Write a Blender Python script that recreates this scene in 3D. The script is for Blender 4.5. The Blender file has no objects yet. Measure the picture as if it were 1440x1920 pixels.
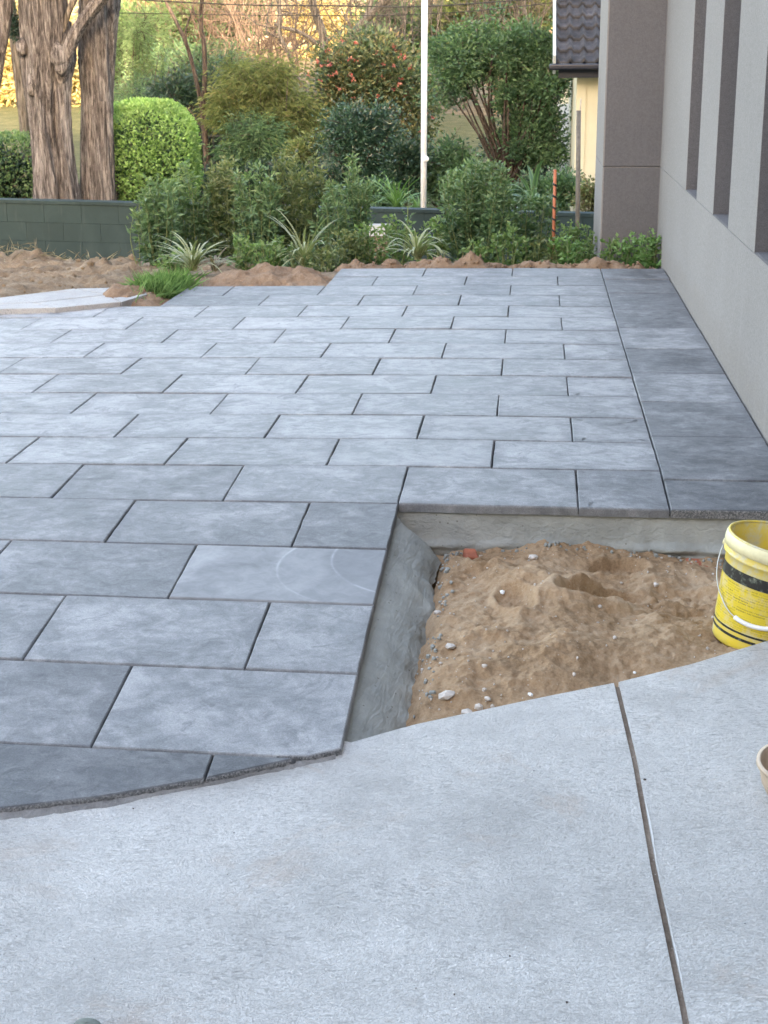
import bpy, math, random
import numpy as np
rs = np.random.RandomState(7)
random.seed(7)
sc = bpy.context.scene
C = sc.collection
# ------------------------------------------------------------------ camera
F_PX = 2781.53
RGT = np.array([0.9951908522367463, 0.09760591025242714, -0.008261592346128629])
UPV = np.array([-0.020921795020708227, 0.29419595040842017, 0.9555161020393105])
FWD = np.array([-0.09569454591255419, 0.9507480365728249, -0.2948232094586662])
CAM = np.array([0.4291331445794217, -4.748959400990391, 1.4217525875360515])
cd = bpy.data.cameras.new('camera')
cam = bpy.data.objects.new('camera', cd)
C.objects.link(cam)
from mathutils import Matrix, Vector
M4 = Matrix(((RGT[0], UPV[0], -FWD[0], CAM[0]), (RGT[1], UPV[1], -FWD[1], CAM[1]), (RGT[2], UPV[2], -FWD[2], CAM[2]), (0, 0, 0, 1)))
cam.matrix_world = M4
cd.sensor_fit = 'VERTICAL'
cd.sensor_height = 36
cd.sensor_width = 27
cd.lens = 36 * F_PX / 1920
cd.clip_start = 0.05
cd.clip_end = 1500
cd.dof.use_dof = True
cd.dof.focus_distance = 5.2
cd.dof.aperture_fstop = 14.0
sc.camera = cam
# ------------------------------------------------------------------ light
SUN_EL = math.radians(10.5)
SUN_AZ = math.radians(168)      # direction the sun stands in, clockwise from +Y
w = bpy.data.worlds.new('World')
sc.world = w
w.use_nodes = True
nt = w.node_tree
bg = nt.nodes['Background']
sky = nt.nodes.new('ShaderNodeTexSky')
sky.sky_type = 'NISHITA'
sky.sun_disc = False
sky.sun_elevation = SUN_EL
sky.sun_rotation = SUN_AZ
sky.air_density = 1.0
sky.dust_density = 3.0
sky.ozone_density = 1.0
nt.links.new(sky.outputs[0], bg.inputs[0])
bg.inputs[1].default_value = 0.15
sd = bpy.data.lights.new('sun', 'SUN')
sd.energy = 2.0
sd.angle = math.radians(0.5)
sd.color = (1.0, 0.86, 0.68)
sun = bpy.data.objects.new('sun', sd)
C.objects.link(sun)
sdir = Vector((math.sin(SUN_AZ) * math.cos(SUN_EL), math.cos(SUN_AZ) * math.cos(SUN_EL), math.sin(SUN_EL)))
sun.rotation_euler = sdir.to_track_quat('Z', 'Y').to_euler()
sun.location = (0, -5, 20)
sc.view_settings.view_transform = 'Standard'
sc.view_settings.look = 'None'
sc.view_settings.gamma = 1
sc.view_settings.exposure = 3.75
sc.view_settings.use_white_balance = True
sc.view_settings.white_balance_temperature = 7900
sc.view_settings.white_balance_tint = 18
sc.render.engine = 'CYCLES'

# ------------------------------------------------------------------ geometry of the view (only used to measure real positions)
def ray(u, v):
    return (u - 720) / F_PX * RGT + (960 - v) / F_PX * UPV + FWD
def aty(u, v, Y):
    d = ray(u, v); return CAM + d * (Y - CAM[1]) / d[1]
def atx(u, v, X):
    d = ray(u, v); return CAM + d * (X - CAM[0]) / d[0]
def atz(u, v, z):
    d = ray(u, v); return CAM + d * (z - CAM[2]) / d[2]
def ppm(Y):                       # photograph pixels per metre at that distance
    return F_PX / ((Y - CAM[1]) / 0.955)
def pave_z(x, y):                 # the paved surface: level, falling away towards the driveway
    x = np.asarray(x, float); y = np.asarray(y, float)
    t = np.maximum(0, .4 - y); s = np.clip(-x, 0, 5)
    tt = np.minimum(t, 2.9)
    z = -.04125 * tt - .02155 * tt * tt - .011 * s + .0002 * s * s + .0214 * s * np.minimum(tt, 2.4) * np.clip(1.6 - s * .3, .3, 1)/1.6*1.0
    return z - np.maximum(0, t - 2.9) * .15
# ------------------------------------------------------------------ noise
def _hash(ix, iy, iz, seed):
    n = (ix * 374761393 + iy * 668265263 + iz * 2147483647 // 7 + seed * 1274126177) & 0xffffffff
    n = ((n ^ (n >> 13)) * 1274126177) & 0xffffffff
    return ((n ^ (n >> 16)) & 0xffff) / 65535.0
def noise3(x, y, z=0.0, seed=0):
    x = np.asarray(x, float); y = np.asarray(y, float); z = np.asarray(z, float) + 0 * x
    ix, iy, iz = np.floor(x).astype(np.int64), np.floor(y).astype(np.int64), np.floor(z).astype(np.int64)
    fx, fy, fz = x - ix, y - iy, z - iz
    fx, fy, fz = [f * f * (3 - 2 * f) for f in (fx, fy, fz)]
    r = 0
    for a in (0, 1):
        for b in (0, 1):
            for c in (0, 1):
                r = r + _hash(ix + a, iy + b, iz + c, seed) * (fx if a else 1 - fx) * (fy if b else 1 - fy) * (fz if c else 1 - fz)
    return r * 2 - 1
def fbm(x, y, z=0.0, seed=0, octv=4, gain=.5):
    r, a, f = 0, 1.0, 1.0
    for i in range(octv):
        r = r + a * noise3(np.asarray(x) * f, np.asarray(y) * f, np.asarray(z) * f, seed + i * 17)
        a *= gain; f *= 2.03
    return r
def sstep(a, b, x):
    t = np.clip((np.asarray(x, float) - a) / (b - a), 0, 1); return t * t * (3 - 2 * t)

# ------------------------------------------------------------------ objects
def tag(o, label=None, cat=None, group=None, kind=None):
    if label: o['label'] = label
    if cat: o['category'] = cat
    if group: o['group'] = group
    if kind: o['kind'] = kind
    return o
def empty(name, loc=(0, 0, 0), label=None, cat=None, group=None):
    o = bpy.data.objects.new(name, None)
    o.location = Vector([float(c) for c in loc]); o.empty_display_size = .1
    C.objects.link(o)
    return tag(o, label, cat, group)
def mesh_from(name, V, Fs, mats=None, smooth=True, attr=None, midx=None):
    """V (n,3); Fs list of integer arrays (k,3) or (k,4)"""
    me = bpy.data.meshes.new(name)
    V = np.asarray(V, dtype=np.float32)
    Fs = [np.asarray(f, dtype=np.int32) for f in Fs if len(f)]
    nl = sum(f.size for f in Fs); nf = sum(len(f) for f in Fs)
    me.vertices.add(len(V)); me.vertices.foreach_set('co', V.ravel())
    me.loops.add(nl); me.loops.foreach_set('vertex_index', np.concatenate([f.ravel() for f in Fs]))
    me.polygons.add(nf)
    tot = np.concatenate([np.full(len(f), f.shape[1], np.int32) for f in Fs])
    st = np.concatenate([[0], np.cumsum(tot)[:-1]]).astype(np.int32)
    me.polygons.foreach_set('loop_start', st); me.polygons.foreach_set('loop_total', tot)
    me.polygons.foreach_set('use_smooth', np.full(nf, bool(smooth)))
    if midx is not None: me.polygons.foreach_set('material_index', np.asarray(midx, np.int32))
    if attr is not None:
        a = me.attributes.new('rnd', 'FLOAT', 'POINT'); a.data.foreach_set('value', np.asarray(attr, np.float32))
    me.update(calc_edges=True)
    if mats:
        for m in (mats if isinstance(mats, (list, tuple)) else [mats]): me.materials.append(m)
    return me
def link(name, me, parent=None, loc=None):
    o = bpy.data.objects.new(name, me); C.objects.link(o)
    if parent is not None:
        o.parent = parent
        if loc is None:            # world-space mesh under a placed Empty
            o.location = -Vector(parent.location) if parent.parent is None else (0, 0, 0)
    if loc is not None: o.location = Vector([float(c) for c in loc])
    return o
class MB:
    def __init__(s): s.V = []; s.F3 = []; s.F4 = []; s.n = 0; s.A = []
    def add(s, V, F4=(), F3=(), a=0.5):
        V = np.asarray(V, float)
        if len(F4): s.F4.append(np.asarray(F4) + s.n)
        if len(F3): s.F3.append(np.asarray(F3) + s.n)
        s.V.append(V); s.A.append(np.full(len(V), a) if np.isscalar(a) else a); s.n += len(V)
    def box(s, x0, x1, y0, y1, z0, z1):
        V = [(x, y, z) for z in (z0, z1) for y in (y0, y1) for x in (x0, x1)]
        s.add(V, [(0, 2, 3, 1), (4, 5, 7, 6), (0, 1, 5, 4), (2, 6, 7, 3), (0, 4, 6, 2), (1, 3, 7, 5)])
    def tube(s, P, R, n=8, cap=True, a=0.5):
        P = np.asarray(P, float); R = np.broadcast_to(np.asarray(R, float), (len(P),))
        T = np.gradient(P, axis=0); T /= np.linalg.norm(T, axis=1)[:, None] + 1e-9
        ref = np.array([0, 0, 1.]) if abs(T[:, 2]).mean() < .8 else np.array([1., 0, 0])
        A = np.cross(T, ref); A /= np.linalg.norm(A, axis=1)[:, None] + 1e-9
        B = np.cross(T, A)
        th = np.linspace(0, 2 * np.pi, n, endpoint=False)
        V = (P[:, None] + R[:, None, None] * (np.cos(th)[None, :, None] * A[:, None] + np.sin(th)[None, :, None] * B[:, None])).reshape(-1, 3)
        m = len(P); i = np.arange(m - 1)[:, None] * n; j = np.arange(n)[None]; k = (np.arange(n)[None] + 1) % n
        F = np.stack([i + j, i + k, i + n + k, i + n + j], -1).reshape(-1, 4)
        F3 = []
        if cap:
            V = np.vstack([V, P[:1], P[-1:]]); c0 = m * n; c1 = c0 + 1
            for q in range(n):
                F3.append((c0, (q + 1) % n, q)); F3.append((c1, (m - 1) * n + q, (m - 1) * n + (q + 1) % n))
        s.add(V, F, F3, a)
    def lathe(s, prof, n=48, close=False):
        prof = np.asarray(prof, float); th = np.linspace(0, 2 * np.pi, n, endpoint=False)
        V = np.stack([prof[:, 0][:, None] * np.cos(th), prof[:, 0][:, None] * np.sin(th), prof[:, 1][:, None] + 0 * th], -1).reshape(-1, 3)
        m = len(prof); i = np.arange(m - 1)[:, None] * n; j = np.arange(n)[None]; k = (j + 1) % n
        s.add(V, np.stack([i + j, i + k, i + n + k, i + n + j], -1).reshape(-1, 4))
    def grid(s, X, Y, Z, a=0.5):
        h, w_ = X.shape; V = np.stack([X, Y, Z], -1).reshape(-1, 3)
        i = np.arange(h - 1)[:, None] * w_; j = np.arange(w_ - 1)[None]
        s.add(V, np.stack([i + j, i + j + 1, i + w_ + j + 1, i + w_ + j], -1).reshape(-1, 4), (), a)
    def leaves(s, P, D, L, Wd, fold=.25, droop=0., a=None):
        """one bent leaf of four vertices per point"""
        n = len(P); P = np.asarray(P, float); D = np.asarray(D, float)
        D = D / (np.linalg.norm(D, axis=1)[:, None] + 1e-9)
        L = np.broadcast_to(np.asarray(L, float), (n,))[:, None]; Wd = np.broadcast_to(np.asarray(Wd, float), (n,))[:, None]
        Rr = rs.normal(size=(n, 3)); S = np.cross(D, Rr); S /= np.linalg.norm(S, axis=1)[:, None] + 1e-9
        N = np.cross(S, D)
        b = P; t = P + D * L; t[:, 2] -= droop * L[:, 0]
        m = P + D * L * .45 + N * Wd * fold
        V = np.stack([b, m + S * Wd * .5, t, m - S * Wd * .5], 1).reshape(-1, 3)
        i = np.arange(n)[:, None] * 4
        if a is None: a = rs.rand(n)
        s.add(V, (), np.concatenate([i + np.array([[0, 1, 2]]), i + np.array([[0, 2, 3]])]), np.repeat(a, 4))
    def build(s, name, mat, parent=None, smooth=True, loc=None, **kw):
        F = ([np.concatenate(s.F4)] if s.F4 else []) + ([np.concatenate(s.F3)] if s.F3 else [])
        me = mesh_from(name, np.concatenate(s.V), F, mat, smooth, np.concatenate(s.A))
        return tag(link(name, me, parent, loc), **kw)

# ------------------------------------------------------------------ materials
class NT:
    def __init__(s, name):
        s.m = bpy.data.materials.new(name); s.m.use_nodes = True
        s.t = s.m.node_tree; s.b = s.t.nodes['Principled BSDF']; s.out = s.t.nodes['Material Output']
    def n(s, typ, **kw):
        x = s.t.nodes.new('ShaderNode' + typ)
        for k, v in kw.items():
            if k.startswith('_'): x.inputs[k[1:].replace('_', ' ')].default_value = v
            else: setattr(x, k, v)
        return x
    def l(s, a, b): s.t.links.new(a, b)
    def pos(s, scale=(1, 1, 1), rot=(0, 0, 0), obj=False):
        g = s.n('TexCoord').outputs['Object'] if obj else s.n('NewGeometry').outputs['Position']
        mp = s.n('Mapping'); mp.inputs['Scale'].default_value = scale; mp.inputs['Rotation'].default_value = rot
        s.l(g, mp.inputs[0]); return mp.outputs[0]
    def noise(s, vec, scale, det=4, rough=.55, dist=0.):
        x = s.n('TexNoise'); x.inputs['Scale'].default_value = scale; x.inputs['Detail'].default_value = det
        x.inputs['Roughness'].default_value = rough; x.inputs['Distortion'].default_value = dist
        if vec is not None: s.l(vec, x.inputs['Vector'])
        return x.outputs['Fac']
    def vor(s, vec, scale, feat='F1', out='Distance'):
        x = s.n('TexVoronoi'); x.feature = feat; x.inputs['Scale'].default_value = scale
        if vec is not None: s.l(vec, x.inputs['Vector'])
        return x.outputs[out]
    def ramp(s, fac, stops, interp='LINEAR'):
        r = s.n('ValToRGB'); e = r.color_ramp.elements; r.color_ramp.interpolation = interp
        while len(e) < len(stops): e.new(.5)
        for el, (p, c) in zip(e, stops):
            el.position = p; el.color = (*c, 1) if isinstance(c, (tuple, list)) else (c, c, c, 1)
        s.l(fac, r.inputs[0]); return r.outputs[0]
    def mix(s, fac, a, b, mode='MIX'):
        x = s.n('Mix', data_type='RGBA', blend_type=mode)
        for i, v in ((0, fac), (6, a), (7, b)):
            if hasattr(v, 'links') or hasattr(v, 'is_linked'): s.l(v, x.inputs[i])
            elif i == 0: x.inputs[0].default_value = v
            else: x.inputs[i].default_value = (*v, 1)
        return x.outputs[2]
    def math(s, op, a, b=0.0):
        x = s.n('Math', operation=op)
        for i, v in ((0, a), (1, b)):
            if hasattr(v, 'is_linked'): s.l(v, x.inputs[i])
            else: x.inputs[i].default_value = v
        return x.outputs[0]
    def attr(s, name, typ='GEOMETRY'):
        x = s.n('Attribute'); x.attribute_name = name; x.attribute_type = typ; return x.outputs['Fac']
    def bump(s, h, strength=.5, dist=.01, prev=None):
        x = s.n('Bump'); x.inputs['Strength'].default_value = strength; x.inputs['Distance'].default_value = dist
        s.l(h, x.inputs['Height'])
        if prev is not None: s.l(prev, x.inputs['Normal'])
        return x.outputs[0]
    def fin(s, col, rough=.8, nrm=None, spec=.3, metal=0.):
        if hasattr(col, 'is_linked'): s.l(col, s.b.inputs['Base Color'])
        else: s.b.inputs['Base Color'].default_value = (*col, 1)
        if hasattr(rough, 'is_linked'): s.l(rough, s.b.inputs['Roughness'])
        else: s.b.inputs['Roughness'].default_value = rough
        s.b.inputs['Specular IOR Level'].default_value = spec
        s.b.inputs['Metallic'].default_value = metal
        if nrm is not None: s.l(nrm, s.b.inputs['Normal'])
        return s.m

def m_paver():
    t = NT('charcoal_paver'); p = t.pos(); tone = t.attr('tone', 'OBJECT'); blo = t.attr('bloom', 'OBJECT')
    sh = t.n('CombineXYZ'); t.l(t.attr('shift', 'OBJECT'), sh.inputs[0]); t.l(t.attr('shift', 'OBJECT'), sh.inputs[2])
    ad = t.n('VectorMath', operation='ADD'); t.l(p, ad.inputs[0]); t.l(sh.outputs[0], ad.inputs[1]); q = ad.outputs[0]
    n1 = t.noise(q, 4.0, 7, .66, .5); n2 = t.noise(q, 16, 7, .75, .9)
    st = t.n('Mapping'); st.inputs['Scale'].default_value = (3.2, 7.5, 1); t.l(q, st.inputs[0])
    n3 = t.noise(st.outputs[0], 2.2, 6, .6, 1.2)
    f = t.math('ADD', t.math('MULTIPLY', n1, .50), t.math('ADD', t.math('MULTIPLY', n2, .32), t.math('MULTIPLY', n3, .18)))
    f = t.math('ADD', f, t.math('MULTIPLY', blo, 1.0))
    dark = t.ramp(f, [(.37, (.085, .09, .10)), (.44, (.145, .151, .162)), (.50, (.205, .212, .224)), (.56, (.285, .292, .305)), (.67, (.38, .385, .395))])
    c = t.mix(1.0, dark, tone, 'MULTIPLY')
    tn = t.n('CombineColor'); [t.l(tone, tn.inputs[i]) for i in range(3)]
    c = t.mix(1.0, dark, tn.outputs[0], 'MULTIPLY')
    eg = t.attr('edge')
    en = t.math('MULTIPLY', eg, t.ramp(t.noise(q, 6, 5, .65), [(.38, 0.), (.58, .62)]))
    c = t.mix(en, c, (.12, .125, .138))
    sm = t.ramp(t.noise(q, 5.2, 7, .72, 2.2), [(.56, 0.), (.63, .6)])
    c = t.mix(sm, c, (.13, .136, .15))
    # white chalky scuffs and small dark drips
    sc_ = t.ramp(t.noise(st.outputs[0], 7, 8, .7, 2.5), [(.66, 0.), (.74, .5)])
    c = t.mix(sc_, c, (.46, .48, .5))
    dr = t.ramp(t.vor(q, 3.1), [(.0, .55), (.022, .45), (.03, 0.)])
    c = t.mix(dr, c, (.06, .065, .075))
    sp = t.ramp(t.noise(q, 260, 2, .5), [(.35, .82), (.65, 1.1)])
    c = t.mix(1.0, c, sp, 'MULTIPLY')
    # dusty line of the arrises
    h = t.math('ADD', t.math('MULTIPLY', n3, .4), t.math('ADD', t.math('MULTIPLY', n2, .5), t.math('MULTIPLY', t.noise(q, 120, 3, .6), .08)))
    nb = t.bump(h, .55, .012)
    rg = t.ramp(n1, [(.3, .50), (.7, .72)])
    return t.fin(c, rg, nb, .35)
def m_rings():
    t = NT('ring_marked_paver'); p = t.pos()
    def ring(cx, cy, r0, w_):
        v = t.n('VectorMath', operation='DISTANCE'); mp = t.n('Mapping'); mp.inputs['Scale'].default_value = (1, 1, 0); t.l(p, mp.inputs[0])
        t.l(mp.outputs[0], v.inputs[0]); v.inputs[1].default_value = (cx, cy, 0)
        d = t.math('ABSOLUTE', t.math('SUBTRACT', v.outputs['Value'], r0))
        return t.ramp(d, [(0, .75), (w_, 0.)]), t.math('LESS_THAN', v.outputs['Value'], r0)
    n1 = t.noise(p, 4.5, 6, .6, .6); n2 = t.noise(p, 19, 5, .65, 1.)
    f = t.math('ADD', t.math('MULTIPLY', n1, .65), t.math('MULTIPLY', n2, .35))
    c = t.ramp(f, [(.34, (.135, .14, .152)), (.5, (.21, .217, .23)), (.68, (.31, .317, .33))])
    for (cx, cy, r0) in RINGS:
        r, ins = ring(cx, cy, r0, .006)
        c = t.mix(t.math('MULTIPLY', ins, .30), c, (.135, .142, .16))
        r2 = t.math('MULTIPLY', r, t.ramp(t.noise(p, 9, 3), [(.4, .15), (.6, .8)]))
        c = t.mix(r2, c, (.42, .44, .47))
    nb = t.bump(t.math('ADD', n1, t.math('MULTIPLY', n2, .4)), .4, .01)
    return t.fin(c, .62, nb, .35)
def m_aggregate():
    t = NT('cut_aggregate'); p = t.pos()
    v = t.vor(p, 260, out='Color'); bw = t.n('RGBToBW'); t.l(v, bw.inputs[0])
    c = t.ramp(bw.outputs[0], [(.25, (.10, .105, .11)), (.5, (.15, .155, .16)), (.8, (.25, .25, .26))])
    return t.fin(c, .85, t.bump(bw.outputs[0], .7, .004), .3)
def m_concrete(name, base, amp=1.0, seed=0.):
    t = NT(name); p = t.pos()
    # swirling trowel strokes: noise bent by a slower noise
    wv = t.n('TexNoise'); wv.inputs['Scale'].default_value = 1.9; wv.inputs['Detail'].default_value = 2; wv.inputs['Distortion'].default_value = .4; t.l(p, wv.inputs['Vector'])
    sub = t.n('VectorMath', operation='SUBTRACT'); t.l(wv.outputs['Color'], sub.inputs[0]); sub.inputs[1].default_value = (.5, .5, .5)
    sc1 = t.n('VectorMath', operation='SCALE'); t.l(sub.outputs[0], sc1.inputs[0]); sc1.inputs['Scale'].default_value = .16
    ad = t.n('VectorMath', operation='ADD'); t.l(p, ad.inputs[0]); t.l(sc1.outputs[0], ad.inputs[1])
    mp = t.n('Mapping'); mp.inputs['Scale'].default_value = (17, 58, 17); mp.inputs['Rotation'].default_value = (0, 0, .12); t.l(ad.outputs[0], mp.inputs[0])
    a = t.noise(mp.outputs[0], 2.6, 3, .6, 1.1)
    mp2 = t.n('Mapping'); mp2.inputs['Scale'].default_value = (70, 110, 70); mp2.inputs['Rotation'].default_value = (0, 0, -.35); t.l(ad.outputs[0], mp2.inputs[0])
    b = t.noise(mp2.outputs[0], 2.0, 3, .6, 1.6)
    region = t.ramp(t.noise(p, 1.3, 3, .5), [(.4, .25), (.6, 1.)])
    h = t.math('ADD', t.math('MULTIPLY', t.math('MULTIPLY', t.math('POWER', a, 1.3), region), .8), t.math('MULTIPLY', b, .7))
    lo = t.noise(p, 1.7, 5, .6, .5); mid = t.noise(p, 7, 5, .65)
    c = t.ramp(t.math('ADD', t.math('MULTIPLY', lo, .6), t.math('MULTIPLY', mid, .4)),
               [(.36, tuple(x * .78 for x in base)), (.5, base), (.68, tuple(min(1, x * 1.13) for x in base))])
    # strokes are toned darker where their noise runs low
    big = t.ramp(t.noise(p, 2.3, 4, .6, .8), [(.38, .25), (.62, 1.)])
    c = t.mix(t.math('MULTIPLY', big, t.ramp(a, [(.36, .95), (.48, 0.)])), c, tuple(x * .62 for x in base))
    c = t.mix(t.ramp(b, [(.38, .75), (.47, 0.)]), c, tuple(x * .66 for x in base))
    # brown dirty patches
    dp = t.math('MULTIPLY', t.ramp(t.noise(p, 2.6, 6, .7, .6), [(.555, 0.), (.70, .5)]), 1.0)
    c = t.mix(dp, c, (base[0] * .78, base[1] * .62, base[2] * .52))
    sp = t.ramp(t.vor(p, 9.0), [(0, .7), (.018, .6), (.03, 0.)])
    pick = t.ramp(t.noise(p, 6.5, 2), [(.58, 0.), (.62, 1.)])
    c = t.mix(t.math('MULTIPLY', sp, pick), c, (.10, .095, .09))
    return t.fin(c, .82, t.bump(h, .95 * amp, .013), .25)
def m_mortar():
    t = NT('wet_mortar'); p = t.pos()
    n1 = t.noise(p, 6, 6, .6, .4); n2 = t.noise(p, 55, 5, .65)
    c = t.ramp(n1, [(.3, (.20, .21, .20)), (.5, (.28, .29, .275)), (.72, (.36, .37, .35))])
    c = t.mix(t.ramp(t.vor(p, 26.), [(0, .8), (.06, .7), (.09, 0.)]), c, (.10, .085, .07))
    mp = t.pos((12, 3, 20)); n3 = t.noise(mp, 2.5, 5, .6, 1.)
    return t.fin(c, .7, t.bump(t.math('ADD', n3, t.math('MULTIPLY', n2, .5)), .6, .012), .35)
def m_soil(name, c0, c1, c2, grain=140, bs=.6):
    t = NT(name); p = t.pos()
    n1 = t.noise(p, 4.5, 8, .65, .4); n2 = t.noise(p, grain, 4, .7); n3 = t.noise(p, 38, 5, .7)
    f = t.math('ADD', t.math('MULTIPLY', n1, .5), t.math('ADD', t.math('MULTIPLY', n2, .25), t.math('MULTIPLY', n3, .25)))
    c = t.ramp(f, [(.36, c0), (.5, c1), (.66, c2)])
    sp = t.ramp(t.vor(p, 75.), [(0, .6), (.12, .5), (.17, 0.)]); pk = t.ramp(t.noise(p, 60, 1), [(.55, 0.), (.6, 1.)])
    c = t.mix(t.math('MULTIPLY', sp, pk), c, (.55, .5, .45))
    return t.fin(c, .95, t.bump(t.math('ADD', t.math('MULTIPLY', n2, .5), n3), bs, .012), .12)
def m_render(name, base):
    t = NT(name); p = t.pos()
    n1 = t.noise(p, .9, 6, .6, .3); n2 = t.noise(p, 210, 3, .6); n3 = t.noise(p, 70, 4, .6)
    c = t.ramp(n1, [(.3, tuple(x * .93 for x in base)), (.7, tuple(x * 1.06 for x in base))])
    c = t.mix(1.0, c, t.ramp(n2, [(.3, .74), (.7, 1.2)]), 'MULTIPLY')
    c = t.mix(1.0, c, t.ramp(t.noise(p, 48, 3, .6), [(.35, .93), (.65, 1.06)]), 'MULTIPLY')
    # splash dirt close to the paving
    sx = t.n('SeparateXYZ'); t.l(t.n('NewGeometry').outputs['Position'], sx.inputs[0])
    dz = t.math('ADD', sx.outputs[2], t.math('MULTIPLY', t.noise(p, 3, 5), -.22))
    c = t.mix(t.ramp(dz, [(.0, .22), (.1, 0.)]), c, (base[0] * .75, base[1] * .68, base[2] * .6))
    st = t.pos((7, 7, .35)); 
    c = t.mix(t.ramp(t.noise(st, 2.2, 4, .6), [(.56, 0.), (.75, .16)]), c, tuple(x * 1.25 for x in base))
    return t.fin(c, .9, t.bump(t.math('ADD', t.math('MULTIPLY', n2, .6), t.math('MULTIPLY', n3, .6)), .55, .004), .2)
def m_leaf(name, cols, rough=.5, transl=.25, spec=.4):
    t = NT(name); a = t.attr('rnd')
    k = len(cols); c = t.ramp(a, [(i / (k - 1), cc) for i, cc in enumerate(cols)])
    c = t.mix(1.0, c, t.ramp(t.noise(t.pos(), 3.5, 3), [(.3, .75), (.7, 1.25)]), 'MULTIPLY')
    t.fin(c, rough, None, spec)
    tr = t.n('BsdfTranslucent'); t.l(t.mix(1.0, c, (1.1, 1.3, .55), 'MULTIPLY'), tr.inputs[0])
    mx = t.n('MixShader'); mx.inputs[0].default_value = transl
    t.l(t.b.outputs[0], mx.inputs[1]); t.l(tr.outputs[0], mx.inputs[2]); t.l(mx.outputs[0], t.out.inputs[0])
    return t.m
def m_bark(name, c0, c1, c2, s=1.0):
    t = NT(name); p = t.pos((30 * s, 30 * s, 2.6 * s)); q = t.pos((9 * s, 9 * s, 1.1 * s))
    n1 = t.noise(p, 1.6, 7, .7, .5); n2 = t.noise(q, 1.5, 5, .6, .5)
    f = t.math('ADD', t.math('MULTIPLY', n1, .7), t.math('MULTIPLY', n2, .3))
    c = t.ramp(f, [(.40, c0), (.50, c1), (.61, c2)])
    return t.fin(c, .92, t.bump(f, 1., .05), .15)
def m_plain(name, col, rough=.6, spec=.4, metal=0., var=.12, scale=12, bs=.0):
    t = NT(name); p = t.pos(); n1 = t.noise(p, scale, 5, .6)
    c = t.ramp(n1, [(.3, tuple(x * (1 - var) for x in col)), (.7, tuple(min(1, x * (1 + var)) for x in col))])
    return t.fin(c, rough, t.bump(n1, bs, .01) if bs else None, spec, metal)

RINGS = []
for (u, v, r) in ((522, 1075, .27), (624, 1062, .27)):
    P = atz(u, v, -.085); RINGS.append((float(P[0]) + r, float(P[1]), r))
M = dict(
    paver=m_paver(), rings=m_rings(), agg=m_aggregate(), mortar=m_mortar(),
    slab=m_concrete('trowelled_concrete', (.69, .685, .675)), path=m_concrete('pale_path_concrete', (.37, .375, .38), .4),
    sand=m_soil('brown_sand', (.19, .12, .070), (.34, .225, .138), (.47, .35, .245)),
    soil=m_soil('garden_soil', (.09, .065, .045), (.20, .15, .105), (.33, .27, .20), 90, 1.),
    clay=m_soil('orange_sand', (.14, .09, .06), (.24, .165, .115), (.34, .255, .19), 110, 1.),
    verge=m_soil('verge_ground', (.04, .05, .02), (.08, .085, .04), (.15, .13, .07), 60),
    hill=m_soil('dry_hill', (.06, .05, .03), (.14, .11, .07), (.28, .22, .15), 3),
    render=m_render('grey_render', (.25, .238, .233)), shade_joint_render=m_render('grey_render_shade_joint', (.128, .125, .133)),  # second tone: shaded copy of the render, also used for the joints
    white=m_plain('white_paint', (.78, .79, .8), .4), steel=m_plain('weathered_steel', (.16, .145, .13), .7, .4, .2, .3, 25),
    orange=m_plain('orange_plastic', (.42, .14, .075), .6, .4, 0, .2, 20), black=m_plain('black_plastic', (.02, .02, .022), .5),
    navy=m_plain('navy_gutter', (.010, .013, .024), .35, .5), cream=m_plain('cream_render', (.66, .6, .44), .85, .2, 0, .05, 3, .2),
    pale=m_plain('pale_boards', (.5, .54, .54), .7, .3, 0, .05, 3), cable=m_plain('cable_black', (.03, .03, .03), .6),
    iron=m_plain('black_iron', (.02, .022, .022), .5), glass=m_plain('dark_glass', (.03, .035, .04), .08, .6),
    brick=m_plain('terracotta', (.36, .12, .075), .85, .2, 0, .3, 30, .4), stone=m_plain('pale_stone', (.50, .45, .41), .85, .2, 0, .25, 40, .5),
    tan=m_plain('tan_plastic', (.42, .32, .24), .5, .4, 0, .12, 25), greenrock=m_plain('grey_green', (.17, .19, .17), .8, .2, 0, .2, 30, .3),
    bark=m_bark('cypress_bark', (.03, .028, .029), (.115, .106, .107), (.28, .268, .268)),
    barkg=m_bark('grey_bark', (.05, .045, .04), (.13, .115, .10), (.26, .235, .21)),
    barkd=m_bark('dark_bark', (.03, .022, .018), (.085, .065, .055), (.16, .13, .11)),
    twig=m_plain('pale_twig', (.16, .12, .095), .9, .1, 0, .3, 4),
    stem=m_plain('green_stem', (.14, .18, .08), .7, .2, 0, .2, 8),
)
def m_block():
    t = NT('green_painted_block'); p = t.pos(); tone = t.attr('tone', 'OBJECT')
    n1 = t.noise(p, 2.2, 6, .6, .5); n2 = t.noise(p, 90, 3, .6)
    c = t.ramp(n1, [(.3, (.012, .027, .029)), (.55, (.018, .037, .040)), (.8, (.028, .050, .053))])
    tn = t.n('CombineColor'); [t.l(tone, tn.inputs[i]) for i in range(3)]
    c = t.mix(1., c, tn.outputs[0], 'MULTIPLY')
    st = t.pos((9, 9, 1.0)); c = t.mix(t.ramp(t.noise(st, 2., 4), [(.6, 0.), (.8, .25)]), c, (.10, .12, .12))
    return t.fin(c, .75, t.bump(n2, .4, .004), .3)
M['block'] = m_block()
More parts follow.
